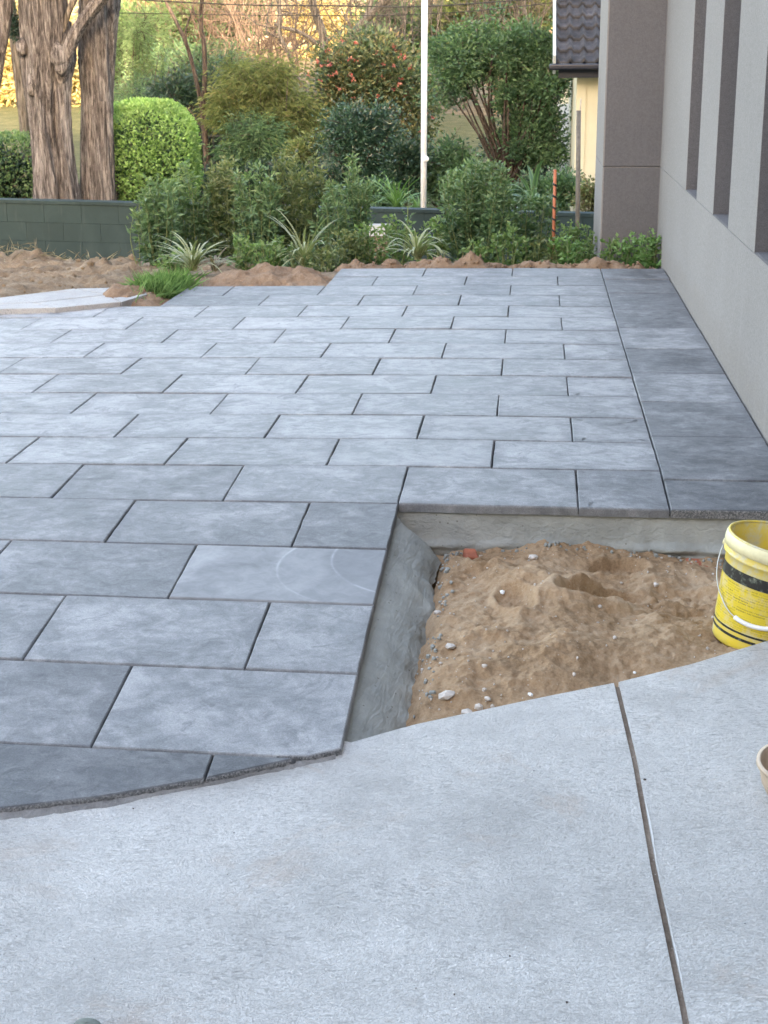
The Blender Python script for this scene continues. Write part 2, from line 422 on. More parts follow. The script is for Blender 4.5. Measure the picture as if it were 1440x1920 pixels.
def m_tile():
    t = NT('charcoal_roof_tile'); tone = t.attr('tone', 'OBJECT'); p = t.pos()
    n1 = t.noise(p, 9, 7, .7); c = t.ramp(n1, [(.3, (.02, .019, .021)), (.55, (.052, .050, .054)), (.8, (.12, .115, .12))])
    tn = t.n('CombineColor'); [t.l(tone, tn.inputs[i]) for i in range(3)]
    return t.fin(t.mix(1., c, tn.outputs[0], 'MULTIPLY'), .8, t.bump(n1, .5, .01), .3)
M['tile'] = m_tile()
G = dict(
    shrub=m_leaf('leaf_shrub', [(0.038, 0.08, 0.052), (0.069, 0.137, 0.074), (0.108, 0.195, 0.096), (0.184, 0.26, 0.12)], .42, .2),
    shrub2=m_leaf('leaf_shrub_olive', [(0.038, 0.069, 0.037), (0.068, 0.116, 0.053), (0.116, 0.158, 0.068), (0.2, 0.21, 0.105)], .45, .22),
    dark=m_leaf('leaf_dark', [(0.013, 0.032, 0.022), (0.023, 0.055, 0.035), (0.041, 0.085, 0.048)], .35, .12),
    round_=m_leaf('leaf_glossy_dark', [(0.014, 0.045, 0.028), (0.031, 0.078, 0.049), (0.068, 0.142, 0.089)], .3, .1, .6),
    bright=m_leaf('leaf_bright', [(0.072, 0.154, 0.05), (0.134, 0.256, 0.083), (0.216, 0.369, 0.133), (0.307, 0.471, 0.2)], .5, .3),
    mid=m_leaf('leaf_mid', [(0.038, 0.082, 0.05), (0.065, 0.136, 0.074), (0.109, 0.2, 0.098), (0.174, 0.27, 0.132)], .45, .25),
    willow=m_leaf('leaf_willow', [(.07, .10, .04), (.11, .15, .06), (.17, .21, .085), (.21, .18, .10)], .55, .3),
    camel=m_leaf('leaf_camellia', [(0.032, 0.065, 0.044), (0.065, 0.111, 0.062), (0.131, 0.17, 0.088), (0.221, 0.209, 0.105), (0.313, 0.195, 0.123)], .4, .2),
    feather=m_leaf('leaf_feathery', [(0.092, 0.152, 0.071), (0.142, 0.223, 0.106), (0.203, 0.294, 0.16)], .6, .35),
    gold=m_leaf('leaf_gold', [(0.216, 0.144, 0.043), (0.331, 0.259, 0.108), (0.446, 0.389, 0.245), (0.245, 0.238, 0.115)], .6, .4),
    peach=m_leaf('leaf_peach', [(0.17, 0.128, 0.103), (0.306, 0.246, 0.206), (0.476, 0.416, 0.374)], .6, .35),
    grass=m_leaf('leaf_grass', [(0.071, 0.155, 0.051), (0.118, 0.238, 0.082), (0.202, 0.344, 0.147)], .5, .3),
    weed=m_leaf('leaf_weed', [(0.052, 0.104, 0.041), (0.087, 0.165, 0.059), (0.139, 0.235, 0.094), (0.226, 0.287, 0.141)], .5, .3),
    varieg=m_leaf('leaf_variegated', [(0.13, 0.18, 0.072), (0.274, 0.31, 0.173), (0.418, 0.432, 0.302)], .5, .2),
    dry=m_leaf('leaf_dry', [(.10, .08, .06), (.22, .18, .14), (.32, .28, .21)], .8, .2),
    flower=m_leaf('petal_red', [(.42, .10, .11), (.52, .18, .17), (.6, .3, .27)], .5, .3),
    redleaf=m_leaf('leaf_reddish', [(0.174, 0.087, 0.07), (0.145, 0.189, 0.078), (0.319, 0.319, 0.157)], .5, .25),
)
# ================================================================== SETTING
def rampz(y, ys, zs): return np.interp(y, ys, zs)
# base ground out to the horizon
xs = np.concatenate([-np.geomspace(400, 12, 24), np.linspace(-11, 11, 45), np.geomspace(12, 400, 24)])
ys = np.concatenate([np.linspace(-300, -12, 12), np.linspace(-11, 20, 63), np.geomspace(21, 600, 50)])
X, Y = np.meshgrid(xs, ys)
Z = rampz(Y, [-300, -9, -7, -3, 0, 3.9, 10.2, 10.6, 11.0, 20, 30, 60, 140, 600], [-1.7, -1.7, -1.6, -.85, -.7, -.62, -.74, -.74, -.50, -.45, .2, 4.0, 12, 14])
Z = Z + np.where(Y > 22, fbm(X * .05, Y * .05, seed=3) * np.minimum((Y - 22) * .03, 2.0), 0)
mb = MB(); mb.grid(X, Y, Z)
g = mb.build('ground', M['verge'], kind='structure')
far = mesh_from('hill', *(lambda V, F: (V, [F]))(*(lambda XX, YY: (
    np.stack([XX, YY, .25 + (YY - 27) * .125 + fbm(XX * .06, YY * .06, seed=9) * .5], -1).reshape(-1, 3),
    (lambda h, w_: np.stack([np.arange(h - 1)[:, None] * w_ + np.arange(w_ - 1), np.arange(h - 1)[:, None] * w_ + np.arange(w_ - 1) + 1,
        (np.arange(h - 1)[:, None] + 1) * w_ + np.arange(w_ - 1) + 1, (np.arange(h - 1)[:, None] + 1) * w_ + np.arange(w_ - 1)], -1).reshape(-1, 4))(*XX.shape)))(
        *np.meshgrid(np.linspace(-45, 35, 90), np.linspace(27, 75, 60)))), M['hill'])
tag(link('hill', far), kind='structure')

# garden soil between the paving and the block wall
def soil_z(x, y):
    z = rampz(y, [3.9, 4.6, 5.6, 7.6, 8.6, 10.6], [-.045, -.06, -.10, -.27, -.50, -.70])
    z = z + .05 * fbm(x * 1.3, y * 1.3, seed=5) * sstep(4.4, 5.4, y) + .018 * fbm(x * 7, y * 7, seed=6, octv=4, gain=.6)
    z = z + .025 * fbm(x * 14, y * 14, seed=17, octv=3) * sstep(4.7, 5.4, y) * sstep(-1.9, -2.4, x)
    z = z + .05 * np.maximum(0, fbm(x * 4, y * 4, seed=16, octv=3)) * sstep(-2.2, -2.8, x) * sstep(4.8, 5.6, y)
    # heap against the wall on the left
    z = z + .10 * np.exp(-((x + 4.1) / 1.3) ** 2 - ((y - 7.6) / .45) ** 2) + .10 * np.exp(-((x + 5.6) / .6) ** 2 - ((y - 7.9) / .5) ** 2)
    # sand ridge just past the last course of pavers
    rid = np.exp(-((y - 5.80 - .03 * noise3(x * 3, 0 * y, seed=8)) / .13) ** 2) * sstep(-1.1, -.8, x)
    z = z + rid * (.085 + .045 * noise3(x * 7, y * 2, seed=11) + .03 * noise3(x * 17, y * 9, seed=12))
    # mound beside the stepped end
    m = np.exp(-(np.abs((x + 1.30) / .36) ** 2.2) - (np.abs((y - 5.15) / .20) ** 2))
    z = z + m * (.10 + .05 * noise3(x * 9, y * 9, seed=13))
    z = z + .07 * np.exp(-((x + 2.12) / .16) ** 2 - ((y - 4.35) / .2) ** 2)
    # held below the paved and path areas
    inpav = ((y < 4.0) | ((y < 4.8) & (x > -1.8)) | ((y < 5.6) & (x > -.9)))
    d1 = np.where(inpav, -.12, 0)
    return np.where(inpav, np.minimum(z, -.045) + d1 * .3, z)
x_ = np.arange(-9, 1.33, .03); y_ = np.arange(3.72, 10.62, .03)
X, Y = np.meshgrid(x_, y_)
mb = MB(); mb.grid(X, Y, soil_z(X, Y)); mb.build('garden_soil', M['soil'], kind='structure')
# orange sand skin on ridge and mound
def skin(name, x0, x1, y0, y1, mask, th):
    X, Y = np.meshgrid(np.arange(x0, x1, .012), np.arange(y0, y1, .012))
    mz = mask(X, Y)
    Z = soil_z(X, Y) + np.where(mz > 0, th * mz + .012 * fbm(X * 22, Y * 22, seed=21, octv=3) * (mz > .2), -.03)
    mb = MB(); mb.grid(X, Y, Z); return mb.build(name, M['clay'], kind='structure')
skin('sand_ridge', -.95, 1.33, 5.61, 6.1, lambda x, y: np.clip(1.2 - np.abs((y - 5.79) / (.15 + .03 * noise3(x * 6, y * 0))) ** 4, 0, 1), .02)
skin('sand_mound', -1.78, -.88, 4.81, 5.45, lambda x, y: np.clip(1.2 - np.abs((x + 1.3) / .42) ** 4 - np.abs((y - 5.12) / .3) ** 4, 0, 1), .02)
skin('sand_patch', -2.45, -1.81, 4.02, 4.66, lambda x, y: np.clip(1.1 - np.abs((x + 2.05) / .22) ** 3 - np.abs((y - 4.3) / .27) ** 3, 0, 1), .03)

# mortar bed under the pavers
x_ = np.concatenate([np.arange(-4.6, .001, .1), [0.0]]); y_ = np.arange(-2.6, .001, .1)
def bed(name, xa, ya, off=-.026):
    X, Y = np.meshgrid(xa, ya); mb = MB(); mb.grid(X, Y, pave_z(X, Y) + off)
    return mb
# cut edge of the paving along the driveway slab, and slab outline
SO = .018
CUT = np.array([(-4.6, -2.62), (-2.2, -2.25), (-1.3, -2.02), (-.733, -1.86), (-.508, -1.791), (-.299, -1.703), (-.096, -1.602), (.012, -1.546), (.4, -1.33), (1.4, -.75)])
EDGE = np.array([(-.0, -1.508), (.155, -1.412), (.456, -1.268), (.676, -1.168), (.877, -1.058), (1.09, -.916), (1.334, -.74)])
def cut_y(x): return np.interp(x, CUT[:, 0], CUT[:, 1])
def edge_y(x): return np.where(np.asarray(x) < 0, cut_y(x) + .08, np.interp(x, EDGE[:, 0], EDGE[:, 1]))
xa = np.linspace(-4.6, -.012, 60); X = np.repeat(xa[None], 30, 0); tt = np.linspace(0, 1, 30)[:, None]
Y = cut_y(X) + .02 + (0.0 - .002 - cut_y(X) - .02) * tt
mb = MB(); mb.grid(X, Y, pave_z(X, Y) - .019)
for (a, b, c, d) in ((-4.6, 1.325, 0.012, 3.99), (-1.79, 1.325, 3.99, 4.79), (-.89, 1.325, 4.79, 5.59)):
    X, Y = np.meshgrid(np.linspace(a, b, 40), np.linspace(c, d, 24)); mb.grid(X, Y, pave_z(X, Y) - .019)
mb.build('paver_bed', m_soil('joint_dust', (.025, .026, .028), (.055, .056, .058), (.12, .12, .12), 90), kind='structure')

# ---------- pavers
TH = .03
def paver_mesh(poly, cutedges=(), mat=None, jit=None):
    """poly: counter-clockwise corners; top arris rounded, sides down to the bed"""
    P = np.array(poly, float); n = len(P); j = jit if jit is not None else rs.normal(size=3) * np.array([.0010, .003, .003])
    c = P.mean(0)
    def ring(inset, dz):
        Q = np.zeros((n, 3))
        for i in range(n):
            a, b, d = P[i - 1], P[i], P[(i + 1) % n]
            e1 = (b - a) / (np.linalg.norm(b - a) + 1e-9); e2 = (d - b) / (np.linalg.norm(d - b) + 1e-9)
            n1 = np.array([-e1[1], e1[0]]); n2 = np.array([-e2[1], e2[0]]); k = n1 + n2; k /= max(.25, (k @ n1))
            q = b + k * inset; Q[i, :2] = q
            Q[i, 2] = pave_z(q[0], q[1]) + dz + j[0] + j[1] * (q[0] - c[0]) + j[2] * (q[1] - c[1])
        return Q
    R = [ring(-.0, -TH), ring(0, -.006), ring(.0016, -.0022), ring(.0042, 0)]
    NR = 4
    if not cutedges: R.append(ring(.055, 0)); NR = 5
    V = np.vstack(R); F = []; mi = []
    for r in range(NR - 1):
        for i in range(n):
            k = (i + 1) % n; F.append([r * n + i, r * n + k, (r + 1) * n + k, (r + 1) * n + i]); mi.append(1 if (i in cutedges and r < 2) else 0)
    me = bpy.data.meshes.new('paver')
    me.from_pydata([tuple(float(q) for q in v) for v in V], [], F + [[(NR - 1) * n + i for i in range(n)]])
    ea = me.attributes.new('edge', 'FLOAT', 'POINT'); ea.data.foreach_set('value', np.concatenate([np.full(4 * n, 1.0 if NR == 5 else .4), np.zeros((NR - 4) * n)]).astype(np.float32))
    me.polygons.foreach_set('material_index', mi + [0])
    me.materials.append(mat or M['paver']); me.materials.append(M['agg'])
    return me
paving = empty('paved_terrace', (0, 0, 0))
paving['kind'] = 'structure'
def add_paver(poly, tone=1., bloom=0., cutedges=(), mat=None):
    o = link('paver', paver_mesh(poly, cutedges, mat), paving, (0, 0, 0))
    o['tone'] = float(tone); o['bloom'] = float(bloom); o['shift'] = float(rs.rand() * 40)
    return o
def subdiv(poly, m=1):
    out = []
    for i in range(len(poly)):
        a, b = np.array(poly[i]), np.array(poly[(i + 1) % len(poly)])
        for k in range(m): out.append(tuple(a + (b - a) * k / m))
    return out
J = .0022
GRP = []
for r in range(-7, 14):
    y0, y1 = r * .4, (r + 1) * .4
    xl = -4.5 if r <= 9 else (-1.8 if r <= 11 else -.9)
    xr = .9 if r >= 0 else 0.
    off = 0. if r % 2 == 0 else .3
    k = math.floor((xl - off) / .6)
    edges = sorted(set([xl, xr] + [off + .6 * i for i in range(k, k + 14) if xl + .05 < off + .6 * i < xr - .05]))
    for a, b in zip(edges[:-1], edges[1:]):
        A, B = a + .0014, b - .0014
        if r < 0 and b == xr: B = b
        yb, yt = y0 + .0034, y1 - .0034
        if r == 0 and a >= 0: yb = 0.
        jt = lambda: float(rs.normal() * .0012)
        tone = .95 + .10 * rs.rand(); bloom = rs.normal() * .012
        bloom += .05 * (r >= 1 and r <= 9) - .02
        mat = None; ce = ()
        mid = (a + b) / 2
        if r == -2 and mid > -.7: mat = M['rings']; 
        if r == -4 and mid > -.6: bloom += .045; tone = 1.04
        if r == -4 and -1.3 < mid < -.6: bloom -= .03; tone = .95
        if r == -3 and mid > -.3: bloom += .035
        if r <= -5: bloom -= .07; tone = .88
        if r == -1 and mid > -.3: bloom -= .04
        if r in (10, 11) and mid < -.9: bloom -= .05
        poly = [(A + jt(), yb), (B, yb + jt() * .5), (B, yt), (A + jt(), yt + jt() * .5)]
        if yb < cut_y(A) or yb < cut_y(B):
            if yt <= min(cut_y(A), cut_y(B)) + .01: continue
            pts = []
            N = 8
            bx = np.linspace(A, B, N + 1)
            cy = np.maximum(cut_y(bx), yb)
            keep = [(x, y) for x, y in zip(bx, cy) if y < yt - .004]
            if len(keep) < 2: continue
            # where the cut crosses the top edge
            poly = list(keep)
            ce = tuple(i for i in range(len(keep) - 1) if keep[i][1] > yb + 1e-4 or keep[i + 1][1] > yb + 1e-4)
            if keep[-1][0] >= B - 1e-6: poly.append((B, yt))
            else:
                xk = keep[-1][0] + (yt - .004 - keep[-1][1]) / 1e9
                poly.append((keep[-1][0] + .01, yt))
            poly.append((A if keep[0][0] <= A + 1e-6 else keep[0][0] - .01, yt))
        if not ce and r <= 4:          # arrises that are not quite straight
            q_ = []
            for i in range(4):
                pa, pb = np.array(poly[i]), np.array(poly[(i + 1) % 4]); nn = 9 if i % 2 == 0 else 7; nv = np.array([-(pb - pa)[1], (pb - pa)[0]]) / np.linalg.norm(pb - pa)
                for k_ in range(nn):
                    q_.append(tuple(pa + (pb - pa) * k_ / nn + (nv * rs.normal() * .0007 if k_ else 0)))
            poly = q_
        o = add_paver(poly, tone, bloom, ce, mat)
# border course along the house wall, laid lengthwise, with the rough cut one at the front
ye = [0.0, .3] + [.3 + .6 * i for i in range(1, 9)] + [5.6]
for i, (a, b) in enumerate(zip(ye[:-1], ye[1:])):
    tone, bloom = .80 + .08 * rs.rand(), -.05 + rs.normal() * .02
    if i in (3, 5): tone, bloom = .94, .015
    add_paver([(.9 + J, a + (.0042 if i else -.004)), (1.328, a + (.0042 if i else 0.002)), (1.328, b - .0042), (.9 + J, b - .0042)], tone, bloom, (0,) if i == 0 else ())
tag(paving, group=None)

# ---------- driveway slab in two panels with a sawn joint
JX = np.array([(.669, -1.169), (.696, -1.535), (.713, -1.925), (.742, -2.345), (.78, -3.2), (.95, -7.2)])
def slab(xl, xr, nx, name):
    s = np.linspace(0, 1, nx)[None]; t = np.linspace(0, 1, 90)[:, None]; t = t ** 1.3
    yt0 = -1.2; 
    def jx(y): return np.interp(-y, -JX[:, 1], JX[:, 0])
    Xr0 = xr if xr is not None else None
    rows = []
    top_x = np.linspace(xl if xl is not None else .669 + .0064, xr if xr is not None else .669 - .0064, nx)
    ytop = edge_y(top_x)
    Yv = ytop[None] + (-7.2 - ytop[None]) * t
    L = (xl + 0 * Yv[:, :1]) if xl is not None else jx(Yv[:, :1]) + .0064
    Rr = (xr + 0 * Yv[:, -1:]) if xr is not None else jx(Yv[:, -1:]) - .0064
    Xv = L + (Rr - L) * (np.linspace(0, 1, nx)[None] if True else s)
    # keep the head of the panel on the real edge
    Xv[0] = top_x
    Yv[0] = edge_y(Xv[0])
    Zv = pave_z(Xv, Yv) - SO
    mb = MB(); mb.grid(Xv, Yv, Zv)
    V = mb.V[0]
    # thickness round the rim
    def skirt(idx):
        P = V[idx]; n = len(P); 
        r = .004; Q = np.vstack([P, P + np.array([0, 0, -.11])])
        F = [[i, i + 1, n + i + 1, n + i] for i in range(n - 1)]
        mb.add(Q, F)
    skirt(np.arange(nx)); skirt(np.arange(90) * nx); skirt(np.arange(90) * nx + nx - 1)
    return mb.build(name, M['slab'], smooth=False, kind='structure')
slab(-5.0, None, 150, 'driveway_slab')
slab(None, 1.334, 60, 'driveway_slab')
# brown sand packed in the joint
yy = np.linspace(-1.185, -6.5, 200); xx = np.interp(-yy, -JX[:, 1], JX[:, 0])
w_ = .0062
mb = MB(); X = np.stack([xx - w_, xx - w_ * .3, xx + w_ * .3, xx + w_], 1); Y = np.repeat(yy[:, None], 4, 1)
Z = pave_z(X, Y) - SO - .004 - np.array([0, .001, .001, 0])[None] + .0015 * noise3(X * 120, Y * 60); mb.grid(X, Y, Z)
mb.build('joint_sand', m_soil('joint_filler', (.10, .078, .06), (.2, .155, .125), (.33, .27, .22), 200), kind='structure')
# chalky line of cement slurry beside the joint
mb = MB(); a = np.linspace(-1.3, -2.6, 240); xc = np.interp(-a, -JX[:, 1], JX[:, 0]) + .0068
wd = .0032 * np.clip(-.05 + 1.5 * noise3(a * 5, a * 0, seed=31) + .4 * noise3(a * 40, a * 0, seed=32), 0.02, 1.1)
X = np.stack([xc, xc + wd], 1); Y = np.repeat(a[:, None], 2, 1); mb.grid(X, Y, pave_z(X, Y) - SO + .0025 + 0 * X)
mb.build('cement_smear', m_plain('cement_white', (.62, .63, .63), .9, .1, 0, .1, 60), kind='structure')
# mortar fillet along the cut edge of the pavers
xx = np.linspace(-4.6, -.012, 700); cy = cut_y(xx)
wd = .012 + .010 * np.clip(noise3(xx * 6, xx * 0, seed=41) + .5 * noise3(xx * 30, xx * 0, seed=42), -.6, 1) + .008 * sstep(-.4, -.8, xx)
tl = np.array([0, .25, .55, .8, 1.])
X = np.repeat(xx[None], 5, 0); Y = cy[None] + .004 - (wd[None] + .004) * tl[:, None]
Z = pave_z(X, Y) - SO + np.array([.006, .0045, .003, .0015, -.001])[:, None] + .0022 * noise3(X * 70, Y * 70, seed=43) * (tl[:, None] < .9)
mb = MB(); mb.grid(X, Y, Z); mb.build('mortar_fillet', m_soil('stained_mortar', (.17, .165, .165), (.26, .255, .255), (.38, .375, .37), 160, .8), kind='structure')

# ---------- pale path on the left
path = empty('pale_path', (0, 0, 0)); path['kind'] = 'structure'
def flat_piece(name, poly, z, th, mat, parent):
    n = len(poly); P = [(x, y, z) for x, y in poly]; Q = [(x, y, z - th) for x, y in poly]
    c = np.mean(np.array(poly), 0)
    me = bpy.data.meshes.new(name)
    top = [(x + (c[0] - x) * .006, y + (c[1] - y) * .012, z) for x, y in poly]
    md = [(x, y, z - .004) for x, y in poly]
    me.from_pydata(top + md + Q, [], [list(range(n))] + [[n + i, n + (i + 1) % n, (i + 1) % n, i] for i in range(n)] + [[2 * n + i, 2 * n + (i + 1) % n, n + (i + 1) % n, n + i] for i in range(n)])
    me.materials.append(mat); return link(name, me, parent, (0, 0, 0))
zt = .004
def pz(u, v): P = atz(u, v, zt); return (float(P[0]), float(P[1]))
a0, a1, a2, a3 = pz(-260, 585), pz(104, 577), pz(225, 566), pz(284, 549)
b0, b1, b2 = pz(-260, 566), pz(0, 558), pz(140, 541); b3 = pz(272, 538)
m1, m2, m3 = pz(-260, 575), pz(60, 568), pz(200, 553)
flat_piece('path_slab', [a0, a1, m2, m1], zt, .07, M['path'], path)
flat_piece('path_slab', [(a1[0] + .01, a1[1]), a2, m3, (m2[0] + .01, m2[1])], zt, .07, M['path'], path)
flat_piece('path_slab', [(a2[0] + .01, a2[1]), a3, b3, (m3[0] + .01, m3[1])], zt, .07, M['path'], path)
flat_piece('path_slab', [(m1[0], m1[1] + .012), (m2[0], m2[1] + .012), (m3[0] - .01, m3[1] + .012), b2, b1, b0], zt, .07, M['path'], path)
flat_piece('path_slab', [(m3[0], m3[1] + .014), (b3[0] - .02, b3[1]), (b2[0] + .012, b2[1])], zt, .07, M['path'], path)

# ---------- planter pit: haunch mortar and sand
def pit():
    ns, ntt = 420, 26
    L1 = 1.5; L2 = 1.34; s = np.linspace(0, L1 + L2, ns); t = np.linspace(0, 1, ntt)
    S, T = np.meshgrid(s, t)
    onl = S < L1
    bx = np.where(onl, 0, S - L1); by = np.where(onl, -1.5 + S, 0.)
    # width of the haunch: broad on the left, steep at the back
    dcorner = S - L1
    wl = sstep(.06, -.10, dcorner)
    wid = .028 + .125 * wl + .012 * noise3(S * 5, 0 * S, seed=51) + .006 * noise3(S * 26, 0 * S, seed=52)
    ang = np.where(onl, 0, 1.) ; ang = sstep(-.10, .06, dcorner) * math.pi / 2
    dx, dy = np.cos(ang), -np.sin(ang)
    # at the corner both directions meet
    X = bx + dx * wid * T - .012 * (1 - T) * wl ; Y = by + dy * wid * T + .010 * (1 - T) * (1 - wl)
    depth = .145 - .03 * wl + .02 * noise3(S * 3, 0 * S, seed=53)
    prof = np.where(wl > .5, .35 * T + .65 * T ** 2.2, T ** .75)
    top = pave_z(bx, by) - .027
    Z = top - .012 * np.minimum(1, T * 12) * wl - depth * prof
    Z += .0016 * fbm(S * 7, T * 4, seed=54) * np.minimum(1, T * 8)
    # trowel ridges on the left haunch
    Z += .005 * np.maximum(0, noise3(S * 3.2, T * 6, seed=55)) * wl * sstep(.25, .6, T)
    # ragged foot
    rag = sstep(.6, .95, T) * .006 * fbm(S * 17, T * 9, seed=56, octv=4)
    Y += np.where(wl < .5, -rag * 1.2, 0); X += np.where(wl > .5, rag * 1.3, 0)
    # overhanging lip at the back
    Y += np.where(wl < .5, -.012 * sstep(.45, .62, T) * (1 - sstep(.62, .78, T)) * (1 + noise3(S * 12, 0 * S, seed=57)), 0)
    mb = MB(); mb.grid(X, Y, Z); return mb.build('haunch_mortar', M['mortar'], kind='structure')
pit()
def sand_z(x, y):
    e = edge_y(x) ; d = y - e                  # distance behind the slab edge
    base = -.185 + .02 * sstep(-.2, -.7, y)
    base = base - .045 * sstep(-1.0, -1.45, y)
    z = base + .075 * np.exp(-((x - .42) / .26) ** 2 - ((y + .35) / .30) ** 2) + .05 * np.exp(-((x - .40) / .22) ** 2 - ((y + .85) / .25) ** 2)
    z = z + .03 * np.exp(-((x - .86) / .14) ** 2 - ((y + .16) / .12) ** 2)
    z = z + .036 * fbm(x * 3.6, y * 3.6, seed=61, octv=3) + .010 * fbm(x * 11, y * 11, seed=62, octv=5, gain=.6)
    z = z - .085 * sstep(.19, .11, x + .02 * noise3(x * 0 + 3, y * 9, seed=66)) * sstep(-.04, -.22, y)
    # footprints
    for (fx, fy, L, W, a, dep) in ((.66, -.50, .17, .07, .55, .045), (.73, -.17, .10, .07, 0.3, .040), (.33, -.22, .10, .06, .9, .028), (.93, -.42, .13, .075, -.3, .022), (.40, -.62, .10, .055, 1.9, .022)):
        ca, sa = math.cos(a), math.sin(a); p = (x - fx) * ca + (y - fy) * sa; q = -(x - fx) * sa + (y - fy) * ca
        r = np.sqrt((p / L) ** 2 + (q / W) ** 2)
        ins = 1 - sstep(.72, 1.05, r)
        z = z - dep * ins + .016 * np.exp(-((r - 1.15) / .16) ** 2) * (.6 + .6 * noise3(x * 14, y * 14, seed=64))
        tread = np.sin(p * 190 + 2.2 * np.sin(q * 110)) * .0035
        z = z + tread * ins
    # tread marks toward the bucket
    ins = sstep(.74, .82, x) * sstep(-.78, -.62, y) * (1 - sstep(-.36, -.28, y))
    z = z + ins * .0035 * np.sin((y + .15 * x) * 170 + 1.8 * np.sin(x * 95)) 
    rut = np.exp(-(((y + .60) - .35 * (x - .8)) / .022) ** 2) * sstep(.62, .72, x) * (1 - sstep(.9, 1., x)); z = z - .02 * rut
    z = z + .0034 * fbm(x * 70, y * 70, seed=63, octv=2) + .004 * np.maximum(0, noise3(x * 33, y * 33, seed=68))
    # meets the slab a little under its top
    zslab = pave_z(x, e) - SO
    k = sstep(.16, .0, d); z = z * (1 - k) + (zslab - .034 - .05 * sstep(.20, .12, x) + .008 * noise3(x * 11, y * 11, seed=65)) * k
    return z
X, Y = np.meshgrid(np.arange(.03, 1.334, .0055), np.arange(-1.56, -.0, .0055))
ok = Y > edge_y(X) - .03
Z = sand_z(X, Y)
Z = np.where(ok, Z, pave_z(X, Y) - .16)
mb = MB(); mb.grid(X, Y, Z); mb.build('pit_sand', M['sand'], kind='structure')
# pebbles, crumbs: nobody could count them
def rocks(name, pts, sizes, mat, **kw):
    mb = MB()
    ico = np.array([(0, 0, 1), (.894, 0, .447), (.276, .851, .447), (-.724, .526, .447), (-.724, -.526, .447), (.276, -.851, .447), (.724, .526, -.447), (-.276, .851, -.447), (-.894, 0, -.447), (-.276, -.851, -.447), (.724, -.526, -.447), (0, 0, -1)])
    F = np.array([(0, 1, 2), (0, 2, 3), (0, 3, 4), (0, 4, 5), (0, 5, 1), (1, 6, 2), (2, 7, 3), (3, 8, 4), (4, 9, 5), (5, 10, 1), (2, 6, 7), (3, 7, 8), (4, 8, 9), (5, 9, 10), (1, 10, 6), (6, 11, 7), (7, 11, 8), (8, 11, 9), (9, 11, 10), (10, 11, 6)])
    for p, s in zip(pts, sizes):
        mb.add(ico * (s * (.7 + .6 * rs.rand(1, 3))) * (1 + .35 * (rs.rand(12, 1) - .5)) + np.array(p), (), F, rs.rand())
    return mb.build(name, mat, smooth=False, **kw)
pts = []; sz = []
while len(pts) < 230:
    x, y = rs.uniform(.12, 1.25), rs.uniform(-1.45, -.05)
    if y < edge_y(x) + .02: continue
    wgt = .25 + .75 * math.exp(-((x - .28) / .16) ** 2 - ((y + 1.15) / .25) ** 2) + .8 * math.exp(-((x - .9) / .2) ** 2 - ((y + .12) / .12) ** 2) + .5 * (x < .22)
    if rs.rand() > wgt: continue
    s = rs.choice([.002, .003, .004, .006], p=[.45, .3, .17, .08]); pts.append((x, y, float(sand_z(x, y)) + s * .3)); sz.append(s)
rocks('pebbles', pts, sz, M['stone'], kind='stuff', label='small pale pebbles and grit scattered over the brown sand', cat='pebbles')
pts = []; sz = []
for i in range(220):
    s_ = rs.rand()
    if s_ < .5: x, y = .175 + rs.normal() * .014, -.05 - 1.35 * rs.rand() ** 1.6
    else: x, y = rs.uniform(.1, 1.25), -.045 + rs.normal() * .012
    if y > -.02 or y < edge_y(x): continue
    s = .002 + .007 * rs.rand() ** 2; pts.append((x, y, float(sand_z(x, y)) + s * .4)); sz.append(s)
rocks('mortar_crumbs', pts, sz, M['mortar'], kind='stuff', label='grey mortar crumbs along the foot of the haunching', cat='crumbs')
def shard(u, v, sx, lab, mat, flat=.5, cat='stone', name='stone', zo=0.):
    z = -.16
    for _ in range(40):
        P = atz(u, v, z); z = .5 * z + .5 * float(sand_z(P[0], P[1]))
    o = rocks(name, [(0, 0, 0)], [sx], mat)
    o.location = (float(P[0]), float(P[1]), z + sx * .25 + zo); o.scale = (1, 1, flat); o.rotation_euler = (0, 0, rs.rand() * 6)
    return tag(o, lab, cat)
shard(1000, 1047, .018, 'broken white concrete chip on sand near the back mortar', M['stone'], .5)
shard(942, 1112, .010, 'white oval stone on the upper left of the sand heap', M['white'], .6)
shard(1230, 1098, .011, 'round pale stone sitting in the gritty hollow beside the bucket', M['stone'], .8)
shard(838, 1308, .026, 'speckled grey lump of dried concrete low on the sand', M['stone'], .4)
shard(898, 1328, .014, 'pinkish stone at front of sand touching the slab edge', M['stone'], .7)
shard(915, 1312, .010, 'pale angular stone behind the pinkish stone by slab', M['stone'], .8)
shard(908, 1250, .009, 'small white angular stone in middle of pebbly sand', M['stone'], .8)
shard(995, 1304, .008, 'small round white stone alone near the slab edge', M['white'], .8)
shard(845, 1215, .020, 'whitish crumbly concrete lump beside the left haunch', M['stone'], .5)
shard(1190, 1262, .006, 'tiny white round pebble nearest the joint end of slab', M['white'], .8)
shard(875, 1338, .014, 'brown stone half buried left of the pinkish stone', M['stone'], .7)
shard(820, 1150, .013, 'pinkish stone at the left foot of the sand heap', M['stone'], .7)
for (u, v, sx, lab) in ((882, 1043, .021, 'broken terracotta brick piece poking from back left corner of sand'), (1310, 1062, .04, 'red brick end showing under the mortar beside the bucket')):
    P = aty(u, v, -.075 if u < 1000 else -.05)
    mb = MB(); mb.box(-sx, sx, -.03, .03, -.035, .02); o = mb.build('brick_piece', M['brick'], smooth=False, loc=(P[0], P[1], P[2] - .005)); o.rotation_euler = (.2, .1, .25)
    bv = o.modifiers.new('b', 'BEVEL'); bv.width = .004
    tag(o, lab, 'brick')
